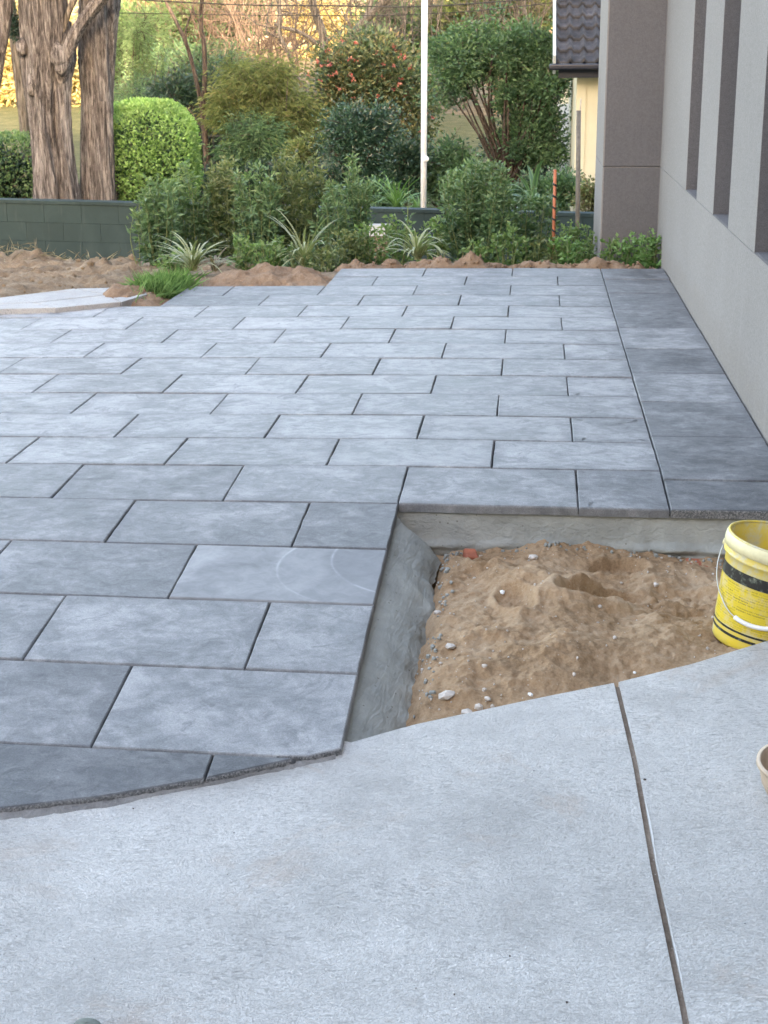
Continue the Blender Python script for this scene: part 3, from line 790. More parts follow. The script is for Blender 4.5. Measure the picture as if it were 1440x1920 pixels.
# specks on slab
pts = []; sz = []
for i in range(70):
    x, y = rs.uniform(-1, 1.2), rs.uniform(-3.0, -1.0)
    if y > edge_y(x) - .03: continue
    s = rs.choice([.0012, .002, .0032], p=[.6, .3, .1]); pts.append((x, y, float(pave_z(x, y)) - SO + s * .2)); sz.append(s)
rocks('grit', pts, sz, M['barkd'], kind='stuff', label='dark grit specks scattered on the pale driveway slab', cat='grit')

# ================================================================== HOUSE (right) with added unseen wing
house = empty('rendered_house', (1.335, 0, 0), 'grey rendered house wall with tall narrow window recesses beside the dark paver border', 'house')
WX = 1.335
def hbox(name, x0, x1, y0, y1, z0, z1, mat, parent=house, smooth=False, bevel=0):
    mb = MB(); mb.box(x0, x1, y0, y1, z0, z1); o = mb.build(name, mat, parent, smooth=False)
    if bevel: b = o.modifiers.new('b', 'BEVEL'); b.width = bevel; b.segments = 2
    return o
ZT = 6.6; SZ = .63
slots = [(3.80, 4.42), (2.37, 2.99), (.87, 1.49), (-.55, .07), (-1.97, -1.35)]
ye_ = sorted(slots)
hbox('wall_base', WX, WX + .3, -11.99, 6.35, -1.0, SZ - .0015, M['render'])
cur = -11.99
for a, b in ye_:
    hbox('wall_panel', WX, WX + .3, cur, a, SZ + .0015, ZT, M['render']); cur = b
hbox('wall_panel', WX, WX + .3, cur, 6.35, SZ + .0015, ZT, M['render'])
hbox('control_joint', WX + .006, WX + .29, -11.98, 6.35, SZ - .006, SZ + .006, M['shade_joint_render'])
for a, b in ye_:
    wn = hbox('window', WX + .17, WX + .2, a + .0, b - .0, SZ + .004, 5.0, M['glass'])
    mb = MB()
    for (q0, q1) in ((a, a + .04), (b - .04, b)): mb.box(WX + .155, WX + .215, q0 + .001, q1 - .001, SZ + .03, 5.0)
    mb.box(WX + .155, WX + .215, a + .041, b - .041, SZ + .03, SZ + .07); mb.box(WX + .155, WX + .215, a + .041, b - .041, 4.95, 5.0)
    mb.build('frame', M['navy'], wn, smooth=False, loc=(0, 0, 0))
    hbox('sill', WX + .0025, WX + .17, a + .0005, b - .0045, SZ - .002, SZ + .003, M['shade_joint_render'])  # sill top painted darker to look as dim as the wall
    hbox('lintel', WX + .001, WX + .299, a, b, 5.002, ZT, M['render'])
pier = hbox('pier', .925, WX + .3, 6.352, 7.65, SZ + .004, ZT, M['render'])
pier2 = hbox('pier_base', .925, WX + .3, 6.352, 7.65, -1., SZ - .004, M['render'])
hbox('pier_joint', .931, WX + .29, 6.358, 7.64, SZ - .006, SZ + .006, M['shade_joint_render'])
# shade on the faces turned to the driveway, put into a darker colour
hbox('pier_front', .935, WX - .001, 6.348, 6.3515, SZ + .006, ZT, M['shade_joint_render'])
hbox('pier_front', .935, WX - .001, 6.348, 6.3515, -.9, SZ - .006, M['shade_joint_render'])
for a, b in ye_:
    hbox('reveal', WX + .0015, WX + .16, b - .004, b - .0005, SZ + .004, 5.0, M['shade_joint_render'])
# unseen wing and roof, added behind the driveway to shade the yard
hbox('added_shade_wing', -10.5, WX + 9, -18, -12.0, -1.8, 6.6, M['render'])
hbox('added_wing_roof', -11, WX + 9.5, -18.5, -11.6, 6.6, 6.85, M['navy'])
hbox('side_roof', WX - .35, WX + 9.5, -11.6, 7.9, 6.6, 6.85, M['navy'])
hbox('inner_wall', WX + 8.6, WX + 8.9, -11.99, 7.6, -1.0, 6.6, M['render'])
hbox('end_wall', WX + .3, WX + 8.6, 7.35, 7.6, -1.0, 6.6, M['render'])

# ================================================================== green block wall
bw = empty('block_wall', (-2, 10.7, -.2), 'low green painted concrete block wall across the back of the garden', 'wall')
bw.rotation_euler = (0, math.atan2(.135, 6.2), 0)
bl = {}
def blockmesh(L, H):
    k = (round(L, 3), round(H, 3))
    if k not in bl:
        bm_ = MB(); e = .0010
        x0, x1, z0, z1, y0, y1 = 0, L, 0, H, -.095, .095
        V = [(x0, y0 + e, z0), (x1, y0 + e, z0), (x1, y0 + e, z1), (x0, y0 + e, z1), (x0 + e, y0, z0 + e), (x1 - e, y0, z0 + e), (x1 - e, y0, z1 - e), (x0 + e, y0, z1 - e),
             (x0, y1, z0), (x1, y1, z0), (x1, y1, z1), (x0, y1, z1)]
        F = [(4, 5, 6, 7), (0, 1, 5, 4), (1, 2, 6, 5), (2, 3, 7, 6), (3, 0, 4, 7), (1, 8 + 1, 10, 2), (8, 0, 3, 11), (3, 2, 10, 11), (0, 8, 9, 1), (8, 11, 10, 9)]
        bm_.add(V, F); F_ = [np.concatenate(bm_.F4)]
        bl[k] = mesh_from('block', np.concatenate(bm_.V), F_, M['block'], False)
    return bl[k]
base_top = .135      # local z of the cap's top
zc = base_top
for course in range(5):
    H = .034 if course == 0 else .19
    zc -= H + (.003 if course < 1 else .002)
    off = 0 if course % 2 == 0 else .2
    if course == 0: off = .2
    for i in range(-13, 14):
        L = .398
        x = i * .4 + off - .07
        o = bpy.data.objects.new('cap_block' if course == 0 else 'block', blockmesh(L, H)); C.objects.link(o); o.parent = bw
        o.location = (x, (-.012 if course == 0 else 0) + rs.normal() * .0005, zc); o['tone'] = float(.94 + .12 * rs.rand())
        if course == 1 and False: pass
mb = MB(); mb.box(-5.2, 5.6, -.0885, .088, zc, base_top - .006)
o = mb.build('mortar_core', m_plain('green_mortar', (.012, .026, .028), .9, .2, 0, .1, 20), bw, smooth=False, loc=(0, 0, 0))
pP = aty(711, 430, 10.5)
mb = MB(); mb.box(-.11, .11, -.08, .08, -.06, .05); o = mb.build('pale_block', m_plain('pale_block_grey', (.42, .44, .45), .9, .2), smooth=False, loc=(pP[0], 10.5, pP[2]))
tag(o, 'pale unpainted concrete block standing against the green wall', 'block')
mb = MB(); mb.box(pP[0] - .09, pP[0] + .09, 10.44, 10.57, -.75, pP[2] - .06)
mb.build('brick_footing', M['soil'], kind='structure')

# ================================================================== vegetation tools
def tube_path(P, n=12):
    P = np.asarray(P, float); t = np.linspace(0, len(P) - 1, n); i = np.clip(t.astype(int), 0, len(P) - 2); f = (t - i)[:, None]
    p0 = P[np.clip(i - 1, 0, len(P) - 1)]; p1 = P[i]; p2 = P[i + 1]; p3 = P[np.clip(i + 2, 0, len(P) - 1)]
    return .5 * (2 * p1 + (p2 - p0) * f + (2 * p0 - 5 * p1 + 4 * p2 - p3) * f ** 2 + (3 * p1 - p0 - 3 * p2 + p3) * f ** 3)
def ground_z(x, y): return float(np.interp(y, [5, 10.6, 10.9, 20, 30], [-.05, -.7, -.5, -.45, .2]))
def rand_dir(n, up=.3):
    d = rs.normal(size=(n, 3)); d[:, 2] = d[:, 2] * .8 + up; return d / np.linalg.norm(d, axis=1)[:, None]
def bush(name, label, cat, Yd, blobs, leaf, nleaf, mat, clumps=60, cr=.28, trunk=True, base=None, group=None, up=.35, droop=0., shell=.55, tmat='barkd', tr=.03, zb=None, depth=1.0, flowers=0):
    """crown made of leafy twig clumps spread through a few measured volumes; blobs in photograph pixels at distance Yd"""
    s = ppm(Yd); W = []
    for (u, v, ru, rv) in blobs:
        c = aty(u, v, Yd); W.append((c, np.array([ru / s, (ru + rv) * .45 / s * depth, rv / s])))
    bx, by = (aty(base[0], base[1], Yd)[:2] if base else (np.mean([c[0] for c, _ in W]), Yd))
    gz = zb if zb is not None else ground_z(bx, Yd)
    root = empty(name, (bx, by, gz), label, cat, group)
    vol = np.array([r.prod() for _, r in W]) ** .8; vol /= vol.sum()
    mbL = MB(); mbT = MB(); per = max(6, nleaf // clumps)
    cl = []; u_off = rs.rand() * 50
    for k in range(clumps):
        c, r = W[rs.choice(len(W), p=vol)]
        d = rs.normal(size=3); d /= np.linalg.norm(d); rad = (shell + (1 - shell) * rs.rand()) if rs.rand() < .75 else rs.rand() * shell
        q = c + d * r * rad * (.84 + .30 * float(noise3(d[0] * 2.2 + u_off, d[1] * 2.2, d[2] * 2.2, 101)))
        cl.append(q)
        m = int(per * rs.uniform(.35, 1.65)); sz_ = cr * rs.uniform(.5, 1.35)
        P = q + rs.normal(size=(m, 3)) * sz_ * np.array([.5, .5, .38])
        D = (P - q) / sz_ + rand_dir(m, up) * .9 + d * .35; 
        Ls = leaf[0] * rs.uniform(.65, 1.25, m); tone = np.clip(rs.rand() * .45 + rs.rand(m) * .5, 0, 1)
        mbL.leaves(P, D, Ls, leaf[1] * Ls / leaf[0], .25, droop, tone)
        # twigs inside the clump
        for _ in range(3):
            e = q + rs.normal(size=3) * sz_ * .5; mbT.tube(np.array([q - d * sz_ * .5, (q + e) / 2 + rs.normal(size=3) * .02, e]), [.006, .004, .002], 3, False)
    mbL.build('crown', mat, root, smooth=False)
    if trunk:
        b0 = np.array([bx, by, gz - .05]); n_l = max(3, clumps // 5)
        cen = np.mean([c for c, _ in W], 0); fork = b0 + (cen - b0) * .35
        mbT.tube(tube_path([b0, b0 * .5 + fork * .5 + rs.normal(size=3) * .03, fork]), np.linspace(tr, tr * .75, 12), 7)
        for k in rs.choice(len(cl), n_l, replace=False):
            e = cl[k]; st = b0 + (fork - b0) * rs.uniform(.3, 1.); m1 = st * .55 + e * .45 + rs.normal(size=3) * .08; m1[2] += .05
            mbT.tube(tube_path([st, m1, e]), np.linspace(tr * .5, .006, 12), 5, False)
    mbT.build('trunk', M[tmat], root)
    if flowers:
        fm = MB()
        for k in range(flowers):
            c, r = W[rs.choice(len(W), p=vol)]; d = rs.normal(size=3); d[1] = -abs(d[1]) - .2; d /= np.linalg.norm(d)
            q = c + d * r * rs.uniform(.8, 1.02)
            D = rand_dir(9, .2) + np.array([0, -.6, 0]); fm.leaves(q + rs.normal(size=(9, 3)) * .008, D, rs.uniform(.03, .05, 9), .035, .3)
        fm.build('blossoms', G['flower'], root, smooth=False, kind='stuff')
    return root
def stem_shrub(name, label, cat, u, vtop, vbase, Yd, width, nst, mat, L=.07, Wd=.02, group=None, lean=.12, dens=26, z0=None, zlow=.12, tipmat=None):
    """upright leafy shoots rising from one stool"""
    b = aty(u, vbase, Yd); top = aty(u, vtop - 12, Yd); s = ppm(Yd); hw = width / s / 2
    gz = float(soil_z(b[0], Yd)) - .03 if z0 is None else z0
    root = empty(name, (b[0], Yd, gz), label, cat, group); mbL = MB(); mbT = MB(); H = top[2] - gz
    for k in range(nst):
        dx, dy = rs.uniform(-1, 1), rs.uniform(-1, 1)
        h = H * (1.02 - .30 * rs.rand() - .22 * dx * dx)
        p0 = np.array([b[0] + dx * hw * .35, Yd + dy * hw * .3, gz]); p2 = np.array([b[0] + dx * hw * .92, Yd + dy * hw * .8, gz + h]); p1 = (p0 + p2) / 2 + np.array([dx * hw * .12, 0, h * .05]) + rs.normal(size=3) * .02
        path = tube_path([p0, p1, p2], 9); mbT.tube(path, np.linspace(.0055, .0018, 9), 4, False)
        n = int(1.25 * dens * (h / .7)); f = np.sort(rs.uniform(zlow, 1, n)); ii = f * 8; i0 = np.clip(ii.astype(int), 0, 7)
        P = path[i0] + (path[i0 + 1] - path[i0]) * (ii - i0)[:, None]
        ph = np.arange(n) * 2.4 + rs.rand(n); el = .35 + .5 * f
        D = np.stack([np.cos(ph) * np.cos(el), np.sin(ph) * np.cos(el), np.sin(el)], -1) + rs.normal(size=(n, 3)) * .15
        # side twiglets
        for q in range(3):
            off = D * rs.uniform(0, .10, (n, 1)) * (1 - f[:, None] * .6); D2 = D + rs.normal(size=(n, 3)) * .45
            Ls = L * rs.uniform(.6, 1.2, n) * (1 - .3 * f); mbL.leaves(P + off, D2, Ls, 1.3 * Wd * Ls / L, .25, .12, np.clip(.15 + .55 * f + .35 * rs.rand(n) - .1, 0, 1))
    mbL.build('foliage', mat, root, smooth=False); mbT.build('stem', M['stem'], root)
    return root
def strap_plant(name, label, cat, u, vb, Yd, nbl, length, mat, vtop=None, wd=.014, group=None, z=None, lift=.9, sepa=True):
    b = aty(u, vb, Yd); gz = b[2] if z is None else z
    root = empty(name, (b[0], Yd, gz), label, cat, group)
    var = []
    for k in range(7):
        L = length * rs.uniform(.75, 1.1); el0 = rs.uniform(.75, 1.35); n = 9; t = np.linspace(0, 1, n)
        el = el0 - t * rs.uniform(.9, 2.0); st = L / (n - 1)
        x = np.concatenate([[0], np.cumsum(np.cos(el[:-1]) * st)]); zz = np.concatenate([[0], np.cumsum(np.sin(el[:-1]) * st)]) * lift
        w_ = wd * np.sin(np.pi * np.clip(t * .85 + .15, 0, 1)) ** .6 * .5 + .0008
        V = np.vstack([np.stack([x, -w_, zz + .15 * w_], 1), np.stack([x, 0 * w_, zz], 1), np.stack([x, w_, zz + .15 * w_], 1)])
        F = [[r * n + i, r * n + i + 1, (r + 1) * n + i + 1, (r + 1) * n + i] for r in (0, 1) for i in range(n - 1)]
        a = np.concatenate([np.full(n, .9), np.full(n, .1), np.full(n, .9)])
        var.append(mesh_from('leaf', V, [F], mat, True, a))
    for k in range(nbl):
        o = bpy.data.objects.new('leaf', var[k % 7]); C.objects.link(o); o.parent = root
        o.rotation_euler = (rs.normal() * .08, rs.normal() * .12, rs.rand() * 6.28); o.scale = (rs.uniform(.7, 1.1),) * 3
        o.location = (rs.normal() * .012, rs.normal() * .012, 0)
    return root

# ---------- front garden row of shrubs (each its own plant)
rowg = 'leafy shrubs in the garden bed'
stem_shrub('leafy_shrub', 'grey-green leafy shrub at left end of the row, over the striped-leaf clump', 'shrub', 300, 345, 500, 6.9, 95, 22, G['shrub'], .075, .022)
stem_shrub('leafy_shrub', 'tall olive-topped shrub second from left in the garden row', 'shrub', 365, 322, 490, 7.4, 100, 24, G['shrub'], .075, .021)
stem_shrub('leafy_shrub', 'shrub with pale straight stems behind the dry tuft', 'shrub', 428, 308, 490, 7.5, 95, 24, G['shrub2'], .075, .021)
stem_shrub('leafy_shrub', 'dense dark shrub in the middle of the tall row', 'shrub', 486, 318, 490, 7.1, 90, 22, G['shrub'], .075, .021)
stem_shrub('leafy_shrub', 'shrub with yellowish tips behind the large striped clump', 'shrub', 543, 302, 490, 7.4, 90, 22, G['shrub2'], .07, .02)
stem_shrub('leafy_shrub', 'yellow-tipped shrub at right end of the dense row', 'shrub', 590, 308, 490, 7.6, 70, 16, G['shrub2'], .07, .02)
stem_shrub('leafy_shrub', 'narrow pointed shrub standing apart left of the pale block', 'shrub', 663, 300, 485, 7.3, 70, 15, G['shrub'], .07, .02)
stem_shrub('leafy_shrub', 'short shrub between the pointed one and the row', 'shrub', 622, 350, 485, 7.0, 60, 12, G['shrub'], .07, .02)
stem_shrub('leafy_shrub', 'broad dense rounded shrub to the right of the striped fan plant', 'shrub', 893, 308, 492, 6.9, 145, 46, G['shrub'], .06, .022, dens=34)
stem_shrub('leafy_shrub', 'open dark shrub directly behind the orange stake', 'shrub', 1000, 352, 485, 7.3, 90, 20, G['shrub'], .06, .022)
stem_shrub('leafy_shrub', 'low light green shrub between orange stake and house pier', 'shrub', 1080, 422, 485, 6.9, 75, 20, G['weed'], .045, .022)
stem_shrub('sapling', 'thin bent sapling leaning left in front of the green wall', 'sapling', 262, 392, 475, 6.8, 40, 2, G['shrub'], .06, .018, dens=9)
stem_shrub('sapling', 'small airy seedling in front of the white pole', 'sapling', 770, 330, 440, 8.8, 20, 2, G['shrub'], .05, .018, dens=8)
for (u, vt, vb, Yd, wd, nst, mt, lab) in ((505, 455, 505, 6.1, 60, 14, 'weed', 'bright green leafy weed behind the sand mound'), (455, 455, 500, 6.2, 50, 10, 'weed', 'round-leaved green weed left of the sand mound'),
        (650, 440, 495, 6.3, 70, 16, 'shrub2', 'olive ground plant at the stepped paving corner'), (700, 425, 490, 6.5, 65, 14, 'weed', 'yellow-green low plant beneath the pale block'),
        (745, 410, 485, 6.9, 55, 12, 'weed', 'light green sprig cluster left behind the striped fan plant'), (815, 415, 485, 6.9, 50, 10, 'weed', 'low bright plant between striped fan plant and broad shrub'),
        (955, 440, 492, 6.3, 70, 14, 'weed', 'broad-leaved weed clump at right foot of the broad shrub'), (885, 460, 495, 6.2, 50, 9, 'weed', 'broad-leaved weed in front of the broad shrub'),
        (1020, 450, 492, 6.3, 50, 12, 'shrub2', 'fine olive weed at the foot of the orange stake'), (1060, 455, 492, 6.2, 60, 12, 'grass', 'grassy green weed just right of the orange stake'),
        (1150, 462, 496, 6.15, 40, 8, 'weed', 'small round weed at left foot of the grey pier'), (1190, 455, 496, 6.1, 60, 14, 'grass', 'spreading feathery weed against the grey pier'),
        (1222, 438, 498, 5.95, 30, 9, 'grass', 'tall dark weed in the corner of pier and house wall'), (330, 480, 520, 5.95, 60, 12, 'weed', 'leafy weed behind the bright grass tuft'),
        (560, 470, 505, 6.0, 50, 8, 'shrub', 'dark leafy plant under the large striped clump'), (610, 475, 510, 5.9, 60, 12, 'shrub2', 'dull olive plant right of the large striped clump')):
    stem_shrub('weed', lab, 'weed', u, vt, vb, Yd, wd, nst, G[mt], .055, .026, dens=20)
strap_plant('striped_plant', 'cream-striped strappy plant above the bright grass tuft', 'plant', 362, 508, 5.45, 54, .44, G['varieg'])
strap_plant('striped_plant', 'large striped strappy clump behind the sand mound', 'plant', 572, 500, 6.0, 46, .40, G['varieg'], wd=.013, lift=1.2)
strap_plant('striped_plant', 'cream-striped fan-shaped plant at the middle of the sand ridge', 'plant', 783, 487, 6.15, 60, .42, G['varieg'], wd=.015, lift=1.05)
strap_plant('dry_tuft', 'dry greyish star-shaped tuft left of the sand mound', 'plant', 405, 508, 5.6, 22, .22, G['dry'], wd=.016)
# bright grass by the path end
mb = MB(); n = 3000
x = rs.normal(-1.95, .06, n); y = rs.normal(4.72, .15, n); k = (x < -1.82) | (y > 4.83); x, y = x[k], y[k]
P = np.stack([x, y, soil_z(x, y)], -1); mb.leaves(P, rand_dir(len(x), 1.6) , rs.uniform(.07, .22, len(x)), .0045, .1, .15)
mb.build('grass_tuft', G['grass'], smooth=False, kind='stuff', label='bright green grass tuft at the end of the pale path', cat='grass')
# straw and cuttings on the soil heap
mb = MB(); n = 420; x = rs.normal(-4.0, .5, n); y = rs.normal(7.65, .2, n)
mb.leaves(np.stack([x, y, soil_z(x, y) + .01 + .03 * rs.rand(n)], -1), rand_dir(n, .1), rs.uniform(.05, .16, n), .006, .1, .1)
mb.build('straw', G['dry'], smooth=False, kind='stuff', label='dry grass cuttings lying on the dark soil heap', cat='straw')
mb = MB(); n = 120; x = rs.normal(-4.55, .16, n); y = rs.normal(7.6, .08, n)
mb.leaves(np.stack([x, y, soil_z(x, y) + .03 + .02 * rs.rand(n)], -1), rand_dir(n, .3), .10, .04, .2, .1)
mb.build('fallen_leaves', G['gold'], smooth=False, kind='stuff', label='yellow fallen leaves on top of the soil heap', cat='leaves')
# clods over the bare soil on the left
pts = []; sz = []
for i in range(900):
    x, y = rs.uniform(-7, -2.2), rs.uniform(4.7, 8.5); s = rs.choice([.006, .010, .016, .028], p=[.5, .3, .15, .05]); pts.append((x, y, float(soil_z(x, y)) + s * .2)); sz.append(s)
rocks('soil_clods', pts, sz, M['soil'], kind='stuff', label='loose clods scattered over the bare soil at left', cat='clods')
pts = []; sz = []
for i in range(260):
    x = rs.uniform(-.85, 1.3); y = rs.normal(5.78, .07); s = .004 + .014 * rs.rand() ** 2; 
    if y < 5.63: continue
    pts.append((x, y, float(soil_z(x, y)) + .02 + s * .3)); sz.append(s)
rocks('sand_clods', pts, sz, M['clay'], kind='stuff', label='crumbly orange clods along the sand ridge', cat='clods')

# ---------- posts
def pxpost(name, label, cat, u0, v0, u1, v1, Yd, wpx, mat, extra_down=.3):
    a = aty(u0, v0, Yd); b = aty(u1, v1, Yd); r = wpx / ppm(Yd) / 2; b = b + (b - a) / np.linalg.norm(b - a) * extra_down
    root = empty(name, b, label, cat); mb = MB(); mb.tube([a, (a + b) / 2, b], r, 12); mb.build('post', mat, root); return root, a, b, r
root, a, b, r = pxpost('white_pole', 'tall thin white pole rising just behind the green block wall', 'pole', 797, -140, 794, 394, 11.0, 10.5, M['white'], .35)
P = aty(799, 298, 11.0); mb = MB(); mb.tube([P + np.array([0, -.05, 0]), P + np.array([0, .0, 0])], .03, 12); mb.build('bracket', M['white'], root)
root, a, b, r = pxpost('timber_stake', 'weathered brown timber stake in front of the cream neighbour wall', 'stake', 1085, 207, 1083, 425, 9.6, 8, M['steel'], .35)
mb = MB(); t_ = aty(1089, 185, 9.62); mb.tube([t_, aty(1088, 215, 9.62)], .007, 6); mb.build('batten', M['stone'], root)
root, a, b, r = pxpost('orange_stake', 'orange marker stake with black spiral stripe standing among the shrubs', 'stake', 1041, 318, 1037, 472, 6.75, 5.6, M['orange'], .1)
for k in range(7):
    t0 = .12 + k * .12; th = np.linspace(0, 2 * np.pi, 14); ax = a + (b - a) * (t0 + .05 * th / 6.28)[:, None]
    mb = MB(); mb.tube(ax + np.stack([np.cos(th), np.sin(th), 0 * th], -1) * (r * .9), .0075, 6, False); mb.build('stripe', M['black'], root)

# ---------- big trunks behind the wall
def trunk(root, path, mat, Yd, nseg=72, seed=0, flute=.16, name='trunk', dep=1.0):
    """path rows: u, v, width px ; fluted, twisting bark"""
    P = np.array([aty(r_[0], r_[1], Yd + (r_[3] if len(r_) > 3 else 0)) for r_ in path]); R = np.array([r_[2] * .9 / ppm(Yd) / 2 for r_ in path])
    n = 150; Pi = tube_path(P, n); Ri = tube_path(np.stack([R, R, R], 1), n)[:, 0]
    th = np.linspace(0, 2 * np.pi, nseg, endpoint=False)[None]; z = Pi[:, 2][:, None]
    tw = th + z * .5 + .3 * noise3(z * .9, 0 * z, seed=seed)
    cx, sy = np.cos(tw), np.sin(tw)
    fl = flute * noise3(cx * 2.6, sy * 2.6, z * .55, seed) + flute * .55 * noise3(cx * 6.5, sy * 6.5, z * .9, seed + 5) + flute * .30 * noise3(cx * 15, sy * 15, z * 1.6, seed + 9) + .035 * noise3(cx * 30, sy * 30, z * 5, seed + 12)
    rope = 1 - np.abs(noise3(cx * 2.2, sy * 2.2, z * .5, seed + 3)) * 2.2
    fl = fl + flute * .55 * rope - flute * .2
    rr = Ri[:, None] * (1 + fl)
    X = Pi[:, 0][:, None] + rr * np.cos(th); Y = Pi[:, 1][:, None] + rr * np.sin(th) * dep; Z = z + 0 * th
    V = np.stack([X, Y, Z], -1).reshape(-1, 3); i = np.arange(n - 1)[:, None] * nseg; j = np.arange(nseg)[None]; k = (j + 1) % nseg
    mb = MB(); mb.add(V, np.stack([i + j, i + k, i + nseg + k, i + nseg + j], -1).reshape(-1, 4)); return mb
def crown_above(root, c, r, n, mat):
    mb = MB()
    for k in range(40):
        d = rs.normal(size=3); d /= np.linalg.norm(d); q = np.array(c) + d * np.array(r) * rs.rand() ** .4
        m = n // 40; mb.leaves(q + rs.normal(size=(m, 3)) * .3, rand_dir(m, .2), rs.uniform(.1, .18, m), .05, .2)
    mb.build('crown', mat, root, smooth=False)
YT = 11.9
r1 = empty('cypress_tree', aty(108, 385, YT) - np.array([0, 0, .5]), 'forked old tree trunk of ropey bark with a limb rising right, left of its twin', 'tree')
mb = trunk(r1, [(88, 440, 68), (90, 378, 60), (86, 300, 52), (80, 210, 52), (82, 130, 70), (85, 60, 82), (84, 0, 88), (80, -120, 84), (76, -380, 70)], M['bark'], YT, 96, 1, .17)
m2 = trunk(r1, [(134, 440, 46), (131, 378, 40), (123, 300, 32), (117, 220, 34), (114, 150, 42), (116, 100, 52), (112, 40, 40)], M['bark'], YT + .04, 72, 4, .18)
m3 = trunk(r1, [(110, 440, 34), (109, 370, 30), (104, 280, 26), (100, 200, 24)], M['bark'], YT + .16, 60, 7, .2)
for q in (m2, m3): mb.add(np.concatenate(q.V), np.concatenate(q.F4))
mb.build('trunk', M['bark'], r1)
lm = trunk(r1, [(106, 190, 16, .16), (116, 140, 26, .08), (128, 95, 28, .02), (146, 55, 31), (172, 20, 34), (196, -15, 38), (230, -90, 34), (270, -250, 26)], M['bark'], YT - .12, 60, 9, .16); lm.build('limb', M['bark'], r1)
lm = trunk(r1, [(118, 60, 10), (128, 25, 12), (143, -15, 14), (150, -70, 12)], M['barkg'], YT - .06, 30, 12, .1); lm.build('limb', M['barkg'], r1)
lm = MB()
for (u, v, s_) in ((60, 160, 13), (68, 68, 12), (107, 105, 15), (112, 122, 12), (70, 178, 9), (40, 88, 10)):
    q = aty(u, v, YT - .17); ph = np.linspace(0, np.pi, 9)[:, None]; tt = np.linspace(0, 2 * np.pi, 16)[None]; rr = s_ / ppm(YT) * (1 + .25 * noise3(np.cos(tt) * 2 + u, np.sin(ph) * 2 + 0 * tt, ph * 3 + 0 * tt))
    lm.grid(q[0] + rr * np.sin(ph) * np.cos(tt), q[1] + rr * np.sin(ph) * np.sin(tt) * .8 + .03, q[2] + rr * 1.5 * np.cos(ph) + 0 * tt)
lm.build('burl', M['bark'], r1)
crown_above(r1, aty(80, -420, YT), (1.1, 1.1, .7), 2400, G['dark'])
r2 = empty('cypress_tree', aty(182, 385, YT) - np.array([0, 0, .5]), 'thick straight tree trunk of ropey bark, right one of the twin trunks', 'tree')
mb = trunk(r2, [(186, 440, 74), (184, 378, 70), (183, 290, 61), (182, 200, 58), (181, 110, 64), (183, 40, 72), (186, -10, 76), (190, -150, 70), (192, -380, 60)], M['bark'], YT + .42, 96, 21, .17)
m2 = trunk(r2, [(206, 440, 30), (205, 378, 24), (200, 280, 26), (197, 190, 24)], M['bark'], YT + .30, 50, 25, .18); mb.add(np.concatenate(m2.V), np.concatenate(m2.F4))
mb.build('trunk', M['bark'], r2); crown_above(r2, aty(230, -420, YT + .4), (1.1, 1.1, .7), 2400, G['dark'])
r3 = empty('leaning_tree', aty(52, 380, 13.2), 'thin grey leaning trunk behind the left hedge', 'tree')
trunk(r3, [(58, 400, 24), (50, 262, 23), (42, 190, 22), (34, 120, 21), (26, 60, 20), (18, 0, 20), (8, -120, 18)], M['barkg'], 13.2, 40, 31, .1).build('trunk', M['barkg'], r3)
r4 = empty('edge_tree', aty(-40, 380, 11.8), 'reddish-brown trunk leaning in at the top left corner', 'tree')
trunk(r4, [(-46, 440, 40), (-34, 300, 34), (-18, 200, 26), (-4, 120, 24), (6, 50, 26), (10, 0, 28), (14, -120, 28)], M['bark'], 11.8, 60, 41, .16).build('trunk', M['bark'], r4)
bush('dark_sprig', 'small dark foliage clump caught between the left trunks', 'foliage', 12.4, [(29, 48, 14, 32)], (.05, .02), 900, G['dark'], 14, .1, base=(29, 60), trunk=False, zb=1.6)
# ---------- hedges
def hedge(name, label, Yd, shape, leaf, n, mat, inner='dark'):
    """clipped hedge: leaves on the surface of a rounded body, with a dark twiggy inside"""
    c, R, pw = shape
    root = empty(name, (c[0], c[1], ground_z(c[0], Yd)), label, 'hedge')
    d = rs.normal(size=(n, 3)); d /= np.linalg.norm(d, axis=1)[:, None]
    rad = 1 / (np.sum(np.abs(d) ** pw, 1) ** (1 / pw)); 
    P = c + d * rad[:, None] * R * (1 - .14 * rs.rand(n) ** 2)[:, None]
    bumpy = 1 + .05 * noise3(P[:, 0] * 5, P[:, 1] * 5, P[:, 2] * 5, 77); P = c + (P - c) * bumpy[:, None]
    P = P[P[:, 2] > root.location[2]]; dd = (P - c) / R; m = len(P)
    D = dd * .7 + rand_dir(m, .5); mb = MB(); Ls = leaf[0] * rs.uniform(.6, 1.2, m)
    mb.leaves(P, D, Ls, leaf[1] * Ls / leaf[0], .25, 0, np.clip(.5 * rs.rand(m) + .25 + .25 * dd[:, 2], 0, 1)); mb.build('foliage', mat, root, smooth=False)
    mi = MB(); 
    for k in range(60):
        e = c + rand_dir(1, .3)[0] * R * .85; b0 = np.array([c[0] + rs.normal() * .08, c[1] + rs.normal() * .08, root.location[2]]); mi.tube(tube_path([b0, (b0 + e) / 2 + rs.normal(size=3) * .06, e], 6), np.linspace(.018, .005, 6), 4, False)
    mi.build('stem', M['barkd'], root)
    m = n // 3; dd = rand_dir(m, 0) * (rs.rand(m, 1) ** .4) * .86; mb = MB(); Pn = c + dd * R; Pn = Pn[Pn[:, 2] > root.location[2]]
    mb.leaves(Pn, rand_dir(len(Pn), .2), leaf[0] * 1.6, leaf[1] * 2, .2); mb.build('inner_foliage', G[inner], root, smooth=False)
    return root
s = ppm(12.9)
hedge('round_hedge', 'bright green clipped rounded hedge right behind the twin trunks', 12.9, (aty(278, 300, 12.9), np.array([88 / s, .62, 103 / s]), 3.0), (.045, .028), 17000, G['bright'], 'mid')
